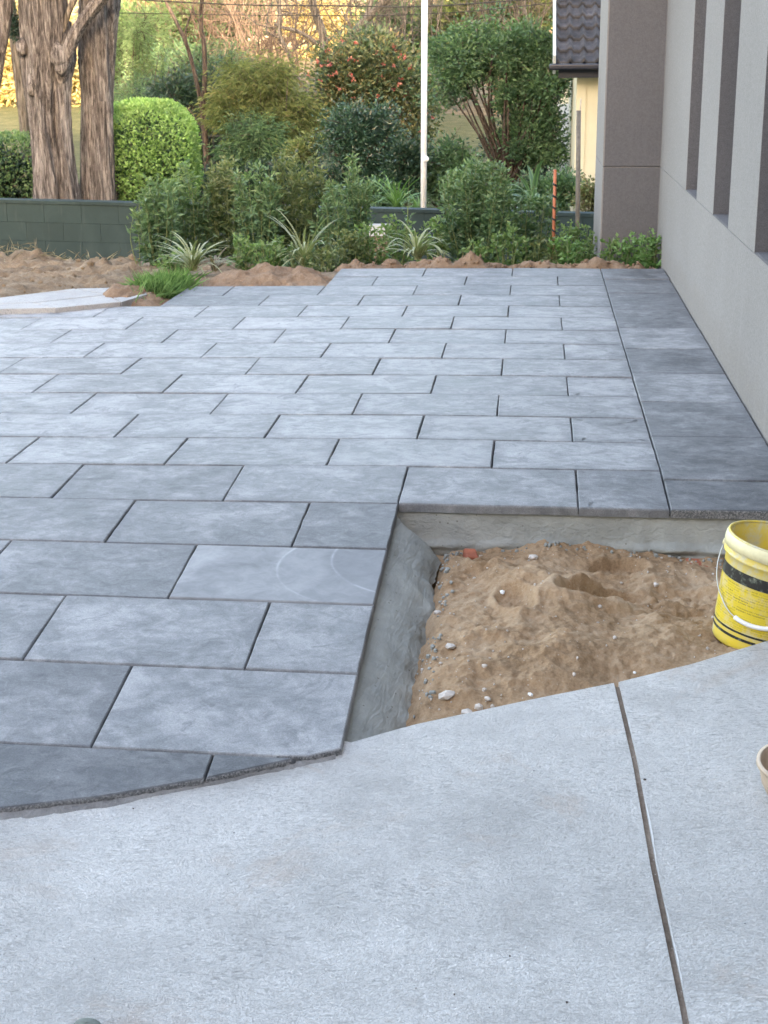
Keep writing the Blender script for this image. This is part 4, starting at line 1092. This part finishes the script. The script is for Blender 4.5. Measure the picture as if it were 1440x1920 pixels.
s = ppm(13.)
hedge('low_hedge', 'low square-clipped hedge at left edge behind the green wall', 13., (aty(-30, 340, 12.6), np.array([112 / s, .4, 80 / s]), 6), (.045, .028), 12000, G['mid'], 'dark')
# ---------- shrubs and trees beyond the wall
bush('dark_shrub', 'dark evergreen mass behind the slender forked tree', 'shrub', 18.2, [(330, 190, 70, 60), (395, 230, 70, 100), (330, 280, 90, 70)], (.07, .03), 15000, G['dark'], 130, .28, base=(360, 300))
bush('feathery_tree', 'pale feathery light green tree right of the twin trunks', 'tree', 21, [(262, 70, 62, 60), (235, 140, 50, 60), (300, 130, 45, 60), (350, 150, 55, 40)], (.07, .008), 20000, G['feather'], 130, .36, base=(250, 250), droop=.3, tmat='barkd')
bush('feathery_shrub', 'soft mid green shrub lower left of the slender tree', 'shrub', 19.5, [(260, 185, 60, 45), (350, 120, 60, 40), (440, 130, 40, 40)], (.06, .014), 9000, G['mid'], 80, .3, base=(300, 250))
bush('willowy_shrub', 'tall yellow-green willowy shrub in the middle beyond the wall', 'shrub', 16.2, [(500, 150, 84, 46), (480, 215, 75, 60), (540, 215, 55, 70), (440, 190, 40, 70)], (.085, .011), 19000, G['willow'], 130, .26, base=(500, 300), droop=.5, tmat='barkg')
bush('willowy_shrub', 'lower fresh green willowy shrub beneath the taller yellow-green one', 'shrub', 15.4, [(470, 265, 55, 50), (510, 300, 60, 40), (440, 300, 30, 40)], (.08, .013), 9000, G['mid'], 80, .2, base=(490, 320), droop=.4)
bush('olive_bush', 'small yellow-olive bush at the base of the bare tree trunk', 'shrub', 14.6, [(562, 290, 32, 36), (590, 270, 18, 20)], (.05, .022), 2600, G['willow'], 30, .16, base=(565, 330))
bush('camellia', 'large camellia with reddish pink blossoms left of the white pole', 'shrub', 17.4, [(700, 130, 95, 60), (640, 150, 60, 55), (760, 180, 60, 90), (630, 230, 45, 50), (770, 270, 45, 50), (690, 90, 50, 30), (600, 215, 28, 60)], (.075, .034), 24000, G['camel'], 190, .27, base=(680, 300), flowers=46)
bush('round_shrub', 'dark glossy rounded shrub in front of the camellia', 'shrub', 14.2, [(672, 262, 66, 78), (690, 320, 60, 50)], (.05, .026), 15000, G['round_'], 110, .19, base=(675, 350), shell=.7)
bush('broad_bush', 'large open-branched green bush between white pole and tiled roof', 'shrub', 15.2,
     [(880, 110, 95, 62), (960, 95, 80, 65), (1010, 170, 68, 85), (845, 165, 40, 45), (950, 190, 60, 45), (985, 270, 75, 45), (1040, 270, 32, 45), (1020, 90, 30, 50)], (.06, .028), 27000, G['mid'], 190, .19, base=(950, 320), shell=.6, tr=.05)
bush('broad_bush', 'dark inner bush low behind the large open-branched one', 'shrub', 17.2, [(985, 280, 70, 50), (1010, 210, 50, 50)], (.07, .03), 7000, G['dark'], 60, .25, base=(960, 320))
bush('low_bush', 'mid green leafy bush just right of the white pole', 'shrub', 13.4, [(838, 300, 44, 36), (815, 340, 38, 40), (870, 330, 30, 40)], (.06, .03), 5500, G['mid'], 60, .17, base=(835, 380))
bush('low_bush', 'dark leafy bush left of the pole base behind the wall', 'shrub', 13.2, [(768, 300, 34, 40), (750, 345, 40, 40)], (.06, .03), 5000, G['dark'], 50, .17, base=(760, 380))
bush('low_bush', 'leafy bush behind the orange stake beyond the wall', 'shrub', 12.2, [(1010, 370, 40, 34), (1050, 360, 34, 36), (960, 375, 34, 28)], (.055, .028), 6000, G['mid'], 60, .14, base=(1015, 400))
bush('low_bush', 'dark ground shrub behind the middle of the garden row', 'shrub', 13.6, [(560, 340, 60, 34), (460, 345, 70, 30), (640, 355, 50, 30)], (.06, .028), 8000, G['dark'], 80, .18, base=(540, 380))
bush('low_bush', 'dark ground shrub beside the iron fence', 'shrub', 15.2, [(390, 350, 30, 26), (330, 350, 30, 26)], (.06, .028), 3000, G['dark'], 30, .18, base=(390, 370))
bush('low_bush', 'green shrub under the dark glossy one at the wall', 'shrub', 12.4, [(700, 370, 40, 24), (640, 372, 34, 22)], (.055, .026), 3600, G['mid'], 40, .14, base=(680, 390))
bush('reddish_shrub', 'small reddish-green shrub at the foot of the cream wall', 'shrub', 11.6, [(1100, 370, 20, 26), (1125, 375, 20, 24)], (.04, .024), 2600, G['redleaf'], 30, .1, base=(1105, 395))
strap_plant('strappy_plant', 'dark green strap-leaf clump behind the wall left of the pole', 'plant', 745, 398, 11.9, 60, .55, G['grass'], wd=.016, lift=1.0)
strap_plant('strappy_plant', 'smaller dark green strap-leaf clump touching the white pole', 'plant', 782, 398, 11.7, 36, .36, G['grass'], wd=.014, lift=1.0)
strap_plant('broad_leaf_plant', 'upright broad-leaved plant behind the open dark shrub', 'plant', 1000, 395, 11.5, 20, .50, G['mid'], wd=.06, lift=1.5)
# ---------- slender forked tree
st = empty('slender_tree', aty(390, 336, 16.4), 'slender dark forked tree in front of the willowy shrubs', 'tree')
mb = MB(); s = ppm(16.4)
for pth, w0, w1 in (([(392, 350), (388, 300), (384, 250), (380, 210)], 13, 10), ([(380, 212), (370, 160), (352, 90), (330, 40), (312, 5), (300, -30)], 8, 5), ([(381, 210), (384, 140), (382, 80), (376, 45), (382, -30)], 9, 7), ([(352, 90), (348, 60), (357, 30), (362, 20)], 4, 3), ([(376, 45), (366, 30), (360, 10)], 4, 3), ([(384, 250), (366, 220), (350, 200)], 4, 2), ([(384, 240), (396, 225), (410, 222)], 4, 2)):
    P = np.array([aty(u, v, 16.4) for u, v in pth]); mb.tube(tube_path(P, 16), np.linspace(w0, w1, 16) / s / 2, 10)
mb.build('trunk', M['barkd'], st)
lf = MB(); c = aty(330, -60, 16.4); lf.leaves(c + rs.normal(size=(500, 3)) * np.array([.8, .5, .25]), rand_dir(500), .07, .02); lf.build('crown', G['feather'], st, smooth=False)
# ---------- bare deciduous tree
def twigs(mb, p, d, L, r, lev, spread=.55):
    n = 5; P = [p]; dd = d.copy()
    for i in range(n - 1):
        dd = dd + rs.normal(size=3) * .16; dd /= np.linalg.norm(dd); P.append(P[-1] + dd * L / (n - 1))
    mb.tube(np.array(P), np.linspace(r, r * .6, n), 4 if lev > 1 else 3, False)
    if lev <= 0: return
    for k in range(3 if lev > 1 else 4):
        i = rs.randint(1, n); nd = dd + rs.normal(size=3) * spread; nd /= np.linalg.norm(nd); twigs(mb, P[i], nd, L * rs.uniform(.55, .8), r * .55, lev - 1, spread)
bt = empty('bare_tree', aty(590, 350, 18.8), 'bare crooked tree with grey trunk and dark limbs against the golden light', 'tree')
mb = MB(); s = ppm(18.8)
for pth, w0, w1 in (([(592, 365), (590, 300), (588, 240), (596, 190), (606, 120), (608, 84)], 24, 17), ([(608, 84), (603, 55), (590, 22), (580, -30), (575, -120)], 15, 13), ([(606, 120), (640, 90), (662, 62), (684, 38), (712, 12), (760, -40)], 11, 15), ([(684, 38), (692, 15), (700, -15), (705, -60)], 9, 7),
        ([(598, 84), (575, 68), (555, 58), (530, 52), (515, 45)], 8, 6), ([(545, 112), (536, 88), (526, 70), (524, 30), (522, -30)], 6, 8), ([(526, 70), (515, 68), (500, 60)], 4, 2), ([(600, 190), (560, 150), (545, 112)], 8, 6), ([(524, 30), (545, 25), (550, 38), (530, -10)], 4, 3)):
    P = np.array([aty(u, v, 18.8) for u, v in pth]); mb.tube(tube_path(P, 18), np.linspace(w0, w1, 18) / s / 2, 10)
mb.build('trunk', M['barkg'], bt)
mb = MB()
for (u, v) in ((524, 20), (530, 52), (550, 60), (575, 60), (590, 20), (660, 62), (700, 20), (720, 10), (684, 38), (606, 70), (640, 60), (580, 0), (760, 10), (790, 20), (500, 60), (540, 100)):
    p = aty(u, v, 18.8); d = rand_dir(1, .5)[0]; twigs(mb, p, d, .75, .011, 3)
mb.build('twigs', M['barkg'], bt)
# ---------- distant sunlit trees and twig thickets
def bare_thicket(name, label, u0, u1, vb, Yd, n, mat, L=1.3, g_=None):
    root = empty(name, aty((u0 + u1) / 2, vb, Yd), label, 'tree', g_); mb = MB()
    for k in range(n):
        p = aty(rs.uniform(u0, u1), vb + rs.uniform(-30, 30), Yd + rs.uniform(-1, 1)); d = np.array([rs.normal() * .25, rs.normal() * .2, 1.]); d /= np.linalg.norm(d); twigs(mb, p, d, L, .016, 3, .5)
    mb.build('twigs', mat, root); return root
bare_thicket('twiggy_tree', 'pale leafless thicket catching peach light above the willowy shrub', 390, 570, 150, 24, 34, M['twig'], 1.5)
bare_thicket('twiggy_tree', 'bare twiggy tree left of the crooked bare tree', 300, 440, 130, 26, 26, M['twig'], 1.5)
bare_thicket('twiggy_tree', 'bare twigs tangled above the camellia by the white pole', 640, 860, 100, 24, 30, M['barkg'], 1.2)
bare_thicket('twiggy_tree', 'bare twigs above the large bush near the tiled roof', 900, 1060, 70, 25, 24, M['barkg'], 1.2)
for (lab, Yd, blobs, mat, n) in (
        ('hazy green tree hanging over the leafless thicket', 27, [(445, 20, 40, 50), (400, 60, 40, 40)], 'mid', 4500),
        ('grey-green distant tree above the camellia', 28, [(800, 70, 60, 40), (745, 50, 50, 40)], 'mid', 5000),
        ('olive distant tree above the large open bush', 27, [(930, 20, 80, 34), (1000, 30, 40, 40), (860, 40, 50, 30)], 'willow', 6000),
        ('soft green tree far behind the round clipped hedge', 26, [(240, 70, 50, 60), (330, 60, 50, 50)], 'feather', 5000),
        ('golden sunlit tree seen left of the feathery tree', 33, [(250, 20, 80, 60), (300, 90, 60, 60)], 'gold', 7000),
        ('golden tree glowing between the slender tree stems', 36, [(360, 80, 60, 60), (330, 130, 60, 50)], 'gold', 6000),
        ('peach-coloured sunlit tree behind the leafless thicket', 40, [(470, 60, 110, 75), (430, 110, 70, 50)], 'peach', 12000),
        ('pale yellow sunlit tree behind the crooked bare limbs', 38, [(620, 60, 75, 60), (650, 110, 60, 40)], 'gold', 7000),
        ('peach-lit tree behind the bare twigs by the pole', 42, [(740, 30, 80, 50), (800, 60, 60, 40)], 'peach', 8000),
        ('golden tree glimpsed above and through the large bush', 34, [(870, 200, 60, 70), (860, 20, 60, 40), (940, 40, 60, 40)], 'gold', 7000),
        ('golden tree glimpsed between the left trunks', 30, [(20, 110, 80, 120), (130, 130, 50, 120)], 'gold', 7000),
        ('yellow-brown tree just left of the tiled roof', 38, [(1010, 30, 60, 50)], 'peach', 4000)):
    bush('sunlit_tree', lab, 'tree', Yd, blobs, (.17, .09), n, G[mat], 110, .42, base=(blobs[0][0], 200), shell=.4, tmat='twig', zb=float(.25 + (Yd - 27) * .125))
# ---------- iron fence
fn = empty('iron_fence', aty(380, 345, 19), 'black iron picket fence in shade right of the round hedge', 'fence')
p0 = aty(330, 352, 17.6); pm = MB(); pm.box(-.009, .009, -.009, .009, 0, .8); pme = mesh_from('picket', np.concatenate(pm.V), [np.concatenate(pm.F4)], M['iron'], False)
zf0 = -.45
for k in range(14):
    o = bpy.data.objects.new('picket', pme); C.objects.link(o); o.parent = fn; o.location = Vector((p0[0] - .5 + k * .11, 17.6, zf0)) - fn.location
for z in (.08, .72):
    mb = MB(); mb.box(p0[0] - .6, p0[0] + 1.1, 17.58, 17.62, zf0 + z, zf0 + z + .03); mb.build('rail', M['iron'], fn, smooth=False)
# ---------- power cables
for pts_, lab, rr in (([(-600, -60), (300, 2), (640, 11), (790, 12), (960, 1), (1300, -30), (1900, -120)], 'upper black overhead cable crossing in front of the bare limbs', .012), ([(-600, 10), (380, 27), (560, 29), (780, 27), (1020, 7), (1400, -50), (1900, -160)], 'lower thin overhead cable crossing behind the white pole', .007)):
    P = np.array([aty(u, v, 14.0) for u, v in pts_]); P = tube_path(P, 60); mb = MB(); mb.tube(P, rr * .7, 6); o = mb.build('overhead_cable', M['cable']); tag(o, lab, 'cable')
# ---------- neighbour's house
nb = empty('neighbour_house', (2.6, 13, -.6), 'neighbour house with dark tiled roof, navy gutter and cream wall', 'house')
YN = 12.6
e0 = aty(1042, 118, YN); eL = e0[0]; eZ = e0[2]
pitch = math.radians(25)
def tile_mesh():
    nx = 17; W_, Ln = .30, .36; x = np.linspace(0, W_, nx); z = .020 * np.cos(x / .15 * 2 * np.pi) + .012 * np.cos(x / .15 * 4 * np.pi)
    ys_ = np.array([0, 0, .01, Ln]); zz = np.array([-.04, .0, .004, -.014])
    X = np.repeat(x[None], 4, 0); Yv = np.repeat(ys_[:, None], nx, 1); Z = z[None] + zz[:, None]
    m = MB(); m.grid(X, Yv, Z); return mesh_from('roof_tile', np.concatenate(m.V), [np.concatenate(m.F4)], M['tile'], True)
tm = tile_mesh()
roof = empty('roof', (0, 0, 0)); roof.parent = nb; roof.location = Vector((eL, YN, eZ)) - nb.location; roof.rotation_euler = (pitch, 0, 0)
for r in range(14):
    for c in range(9):
        o = bpy.data.objects.new('roof_tile', tm); C.objects.link(o); o.parent = roof; o.location = (c * .30 + .01, -.06 + r * .30, .05 + .0 + r * .0); o.rotation_euler = (-.07, 0, 0); o['tone'] = float(rs.uniform(.8, 1.25))
        if r == 7 and c == 1: o['tone'] = 2.8
mb = MB(); mb.box(0, 2.7, 0, 4.2, -.03, .0); mb.build('roof_deck', M['navy'], roof, smooth=False, loc=(0, 0, 0))
mb = MB(); mb.box(-.03, .0, -.02, 4.2, -.12, .10); mb.build('barge_board', M['pale'], roof, smooth=False, loc=(0, 0, 0))
g0 = aty(1030, 122, YN - .1)
mb = MB(); mb.box(g0[0], eL + 2.7, YN - .17, YN - .045, g0[2] - .055, g0[2] + .012); go = mb.build('gutter', M['navy'], nb, smooth=False); bv = go.modifiers.new('b', 'BEVEL'); bv.width = .02; bv.segments = 3
f0 = aty(1047, 133, YN); mb = MB(); mb.box(f0[0], eL + 2.7, YN - .04, YN + .02, f0[2] - .075, f0[2] + .03); mb.build('fascia', M['navy'], nb, smooth=False)
w0 = aty(1083, 145, YN + .25); mb = MB(); mb.box(w0[0], w0[0] + 3, YN + .25, YN + 4.4, -.8, eZ + .05); mb.build('wall', M['cream'], nb, smooth=False)
mb = MB(); mb.box(w0[0] - .008, w0[0] + .10, YN + .235, YN + .249, -.8, eZ - .02); mb.build('corner_trim', M['cream'], nb, smooth=False)
mb = MB(); mb.box(f0[0] + .01, w0[0] + 3, YN + .02, YN + .25, f0[2] - .03, f0[2] - .01); mb.build('eave_lining', M['pale'], nb, smooth=False)
gs = empty('pale_garage', (0, 0, 0), 'pale grey garage front glimpsed between large bush and cream wall', 'garage')
a = aty(1046, 195, 18.6); bX = a[0] + 2.2
for k in range(7):
    z1 = a[2] - k * .22; mb = MB(); mb.box(a[0], bX, 18.6, 18.64, z1 - .212, z1); mb.build('door_panel', M['pale'], gs, smooth=False)
mb = MB(); mb.box(a[0] - .1, bX + .1, 18.65, 20.5, -.7, a[2] + .25); mb.build('wall', M['cream'], gs, smooth=False)

# ================================================================== BUCKET, TUB, STONE
def m_label():
    t = NT('bucket_label'); tc = t.n('TexCoord').outputs['Object']; sx = t.n('SeparateXYZ'); t.l(tc, sx.inputs[0])
    ang = t.math('ARCTAN2', sx.outputs[1], sx.outputs[0]); cx = t.n('CombineXYZ'); t.l(t.math('MULTIPLY', ang, .14), cx.inputs[0]); t.l(sx.outputs[2], cx.inputs[1])
    br = t.n('TexBrick'); t.l(cx.outputs[0], br.inputs['Vector']); br.offset = .37; br.inputs['Scale'].default_value = 1.; br.inputs['Brick Width'].default_value = .055; br.inputs['Row Height'].default_value = .0072
    br.inputs['Mortar Size'].default_value = .0019; br.inputs['Mortar Smooth'].default_value = .3
    br.inputs['Color1'].default_value = (1, 1, 1, 1); br.inputs['Color2'].default_value = (.0, .0, .0, 1); br.inputs['Mortar'].default_value = (0, 0, 0, 1)
    mp = t.n('Mapping'); mp.inputs['Scale'].default_value = (1, .35, 1); t.l(cx.outputs[0], mp.inputs[0])
    words_ = t.ramp(t.noise(mp.outputs[0], 520, 2, .5), [(.42, 0.), (.5, 1.)])
    f = t.math('MULTIPLY', br.outputs['Color'], words_)
    c = t.mix(t.math('MULTIPLY', f, .8), (.66, .50, .04), (.16, .13, .03))
    d = t.ramp(t.noise(t.pos(obj=True), 22, 6, .7), [(.48, 0.), (.64, .7)])
    c = t.mix(d, c, (.58, .50, .33))
    return t.fin(c, .5, None, .4)
def m_yel():
    t = NT('yellow_plastic'); p = t.pos(obj=True); sx = t.n('SeparateXYZ'); t.l(p, sx.inputs[0])
    c = t.ramp(t.noise(p, 12, 7, .7), [(.36, (.70, .52, .05)), (.50, (.66, .51, .12)), (.58, (.60, .53, .30)), (.68, (.50, .47, .38))])
    return t.fin(c, .45, None, .4)
M['label'] = m_label(); M['yel'] = m_yel()
def m_band():
    t = NT('black_band'); p = t.pos(obj=True); c = t.ramp(t.noise(p, 40, 7, .75), [(.52, (.02, .02, .02)), (.62, (.10, .12, .10)), (.72, (.45, .42, .33))]); return t.fin(c, .5, None, .4)
M['band'] = m_band()
M['rim'] = m_plain('dusty_rim', (.72, .66, .42), .5, .4, 0, .1, 30)
BR, BH = .132, .305
bk = empty('yellow_bucket', (1.090, -.755, float(sand_z(1.09, -.755)) - .006), 'yellow plastic pail with black bands standing tilted on the sand by the slab', 'bucket')
bk.rotation_euler = (math.radians(3.5), math.radians(9.0), math.radians(20))
def rad(z): return BR + (.151 - BR) * z / BH
mb = MB()
pr = [(0.001, .004), (BR * .93, .004), (BR - .004, 0), (BR, .006)] + [(rad(z), z) for z in np.linspace(.02, BH - .055, 10)] + [(rad(.25) + .007, BH - .052), (rad(.25) + .008, BH - .047), (rad(.27) + .001, BH - .044), (rad(.27) + .001, BH - .028)]
pr += [(rad(BH), BH), (rad(BH) - .003, BH), (rad(.25) - .003, BH - .04), (rad(.1) - .003, .10), (BR - .004, .02), (.001, .018)]
mb.lathe(pr, 72); mb.build('body', M['yel'], bk, loc=(0, 0, 0))
mb = MB(); mb.lathe([(rad(.29), BH - .032), (rad(.29) + .0085, BH - .031), (rad(.29) + .0092, BH - .012), (rad(BH) + .007, BH - .004), (rad(BH) + .005, BH + .002), (rad(BH) - .001, BH + .003), (rad(BH) - .0035, BH)], 72)
mb.build('rim', M['rim'], bk, loc=(0, 0, 0))
mb = MB(); mb.tube([(rad(BH) * math.cos(q), rad(BH) * math.sin(q), BH + .003) for q in np.linspace(0, 2 * np.pi, 90)], .0042, 8, False); mb.build('lip', M['yel'], bk, loc=(0, 0, 0))
def shell_(name, z0, z1, mat, d=.0012, a0=0, a1=2 * np.pi, n=72):
    th = np.linspace(a0, a1, n); zz = np.linspace(z0, z1, 5)[:, None]; r = rad(zz) + d; m = MB()
    m.grid(r * np.cos(th), r * np.sin(th), zz + 0 * th); return m.build(name, mat, bk, loc=(0, 0, 0))
shell_('label_print', .062, .190, M['label']); shell_('black_band', .192, .226, M['band'])
shell_('black_stripe', .052, .058, M['band']); shell_('black_stripe', .034, .042, M['band'], a0=math.radians(150), a1=math.radians(235)); shell_('black_stripe', .034, .042, M['band'], a0=math.radians(238), a1=math.radians(330))
mb = MB(); th = np.linspace(0, 2 * np.pi, 60)[None]; rr = np.linspace(0.001, rad(.2) - .004, 12)[:, None]
mb.grid(rr * np.cos(th), rr * np.sin(th), .215 + .006 * fbm(rr * np.cos(th) * 18, rr * np.sin(th) * 18, seed=91) + .01 * rr / .14)
mb.build('dried_mortar', m_plain('beige_mortar', (.50, .42, .30), .9, .2, 0, .15, 30, .4), bk, loc=(0, 0, 0))
# wire bail hanging down the near side, with white grip
hub = math.radians(136); ax = np.array([math.cos(hub), math.sin(hub), 0]); pe = np.array([-ax[1], ax[0], 0]); zc_ = BH - .05
R_ = rad(zc_) + .012
front = pe if pe[1] < 0 else -pe
tilt = math.radians(-38)
ph = np.linspace(0, np.pi, 40)
ap = math.radians(52)
arc = np.array([ax * (R_ + .012 * math.sin(p_)) * math.cos(p_) + (front * math.cos(ap) + np.array([0, 0, -1]) * math.sin(ap)) * (R_ + .05) * math.sin(p_) + np.array([0, 0, zc_]) for p_ in ph])
rr_ = np.hypot(arc[:, 0], arc[:, 1]); need = np.array([rad(z) for z in arc[:, 2]]) + .006; k = np.maximum(1, need / rr_); arc[:, 0] *= k; arc[:, 1] *= k
mb = MB(); mb.tube(arc, .0019, 8); hd = mb.build('handle', m_plain('wire', (.5, .5, .48), .35, .5, .8), bk, loc=(0, 0, 0))
seg = arc[16:25]; mb = MB(); mb.tube(seg, .0065, 10); mb.build('grip', M['white'], hd, loc=(0, 0, 0))
for sgn in (1, -1):
    q = ax * (rad(zc_) + .006) * sgn; mb = MB(); mb.tube([q + [0, 0, zc_], q + ax * sgn * .010 + np.array([0, 0, zc_])], .009, 10); mb.build('handle_lug', M['rim'], bk, loc=(0, 0, 0))
# tan tub at the right edge
tz = float(pave_z(1.13, -1.45)) - SO
P = atz(1424, 1414, tz + .09); R0 = .13
tb = empty('tan_tub', (P[0] + R0, P[1], float(pave_z(P[0] + R0, P[1])) - SO), 'shallow tan plastic tub on the slab at right edge of view', 'tub')
mb = MB(); mb.lathe([(.001, 0), (R0 * .68, 0), (R0 * .80, .015), (R0 * .93, .05), (R0, .095), (R0 * .975, .099), (R0 * .95, .094), (R0 * .88, .05), (R0 * .76, .02), (R0 * .6, .008), (.001, .008)], 48); mb.build('body', M['tan'], tb, loc=(0, 0, 0))
mb = MB(); mb.lathe([(R0 * 1.0, .090), (R0 * 1.035, .092), (R0 * 1.03, .100), (R0 * .97, .1005)], 48); mb.build('rim', M['tan'], tb, loc=(0, 0, 0))
tb.rotation_euler = (-.2 * 0, 0, 0)
# grey-green stone peeping in at the bottom
zq = -.34; P = atz(163, 1952, zq + .02)
mb = MB(); ph = np.linspace(0, np.pi, 14)[:, None]; tt = np.linspace(0, 2 * np.pi, 28)[None]
rr = 1 + .10 * noise3(np.cos(tt) * 2 + 0 * ph, np.sin(tt) * 2 + 0 * ph, ph * 2 + 0 * tt, 95)
mb.grid(.032 * rr * np.sin(ph) * np.cos(tt), .028 * rr * np.sin(ph) * np.sin(tt), .018 * rr * np.cos(ph) + 0 * tt)
o = mb.build('rounded_stone', M['greenrock'], loc=(P[0], P[1], float(pave_z(P[0], P[1])) - SO + .010)); tag(o, 'grey-green rounded stone lying on the slab at bottom left', 'stone')
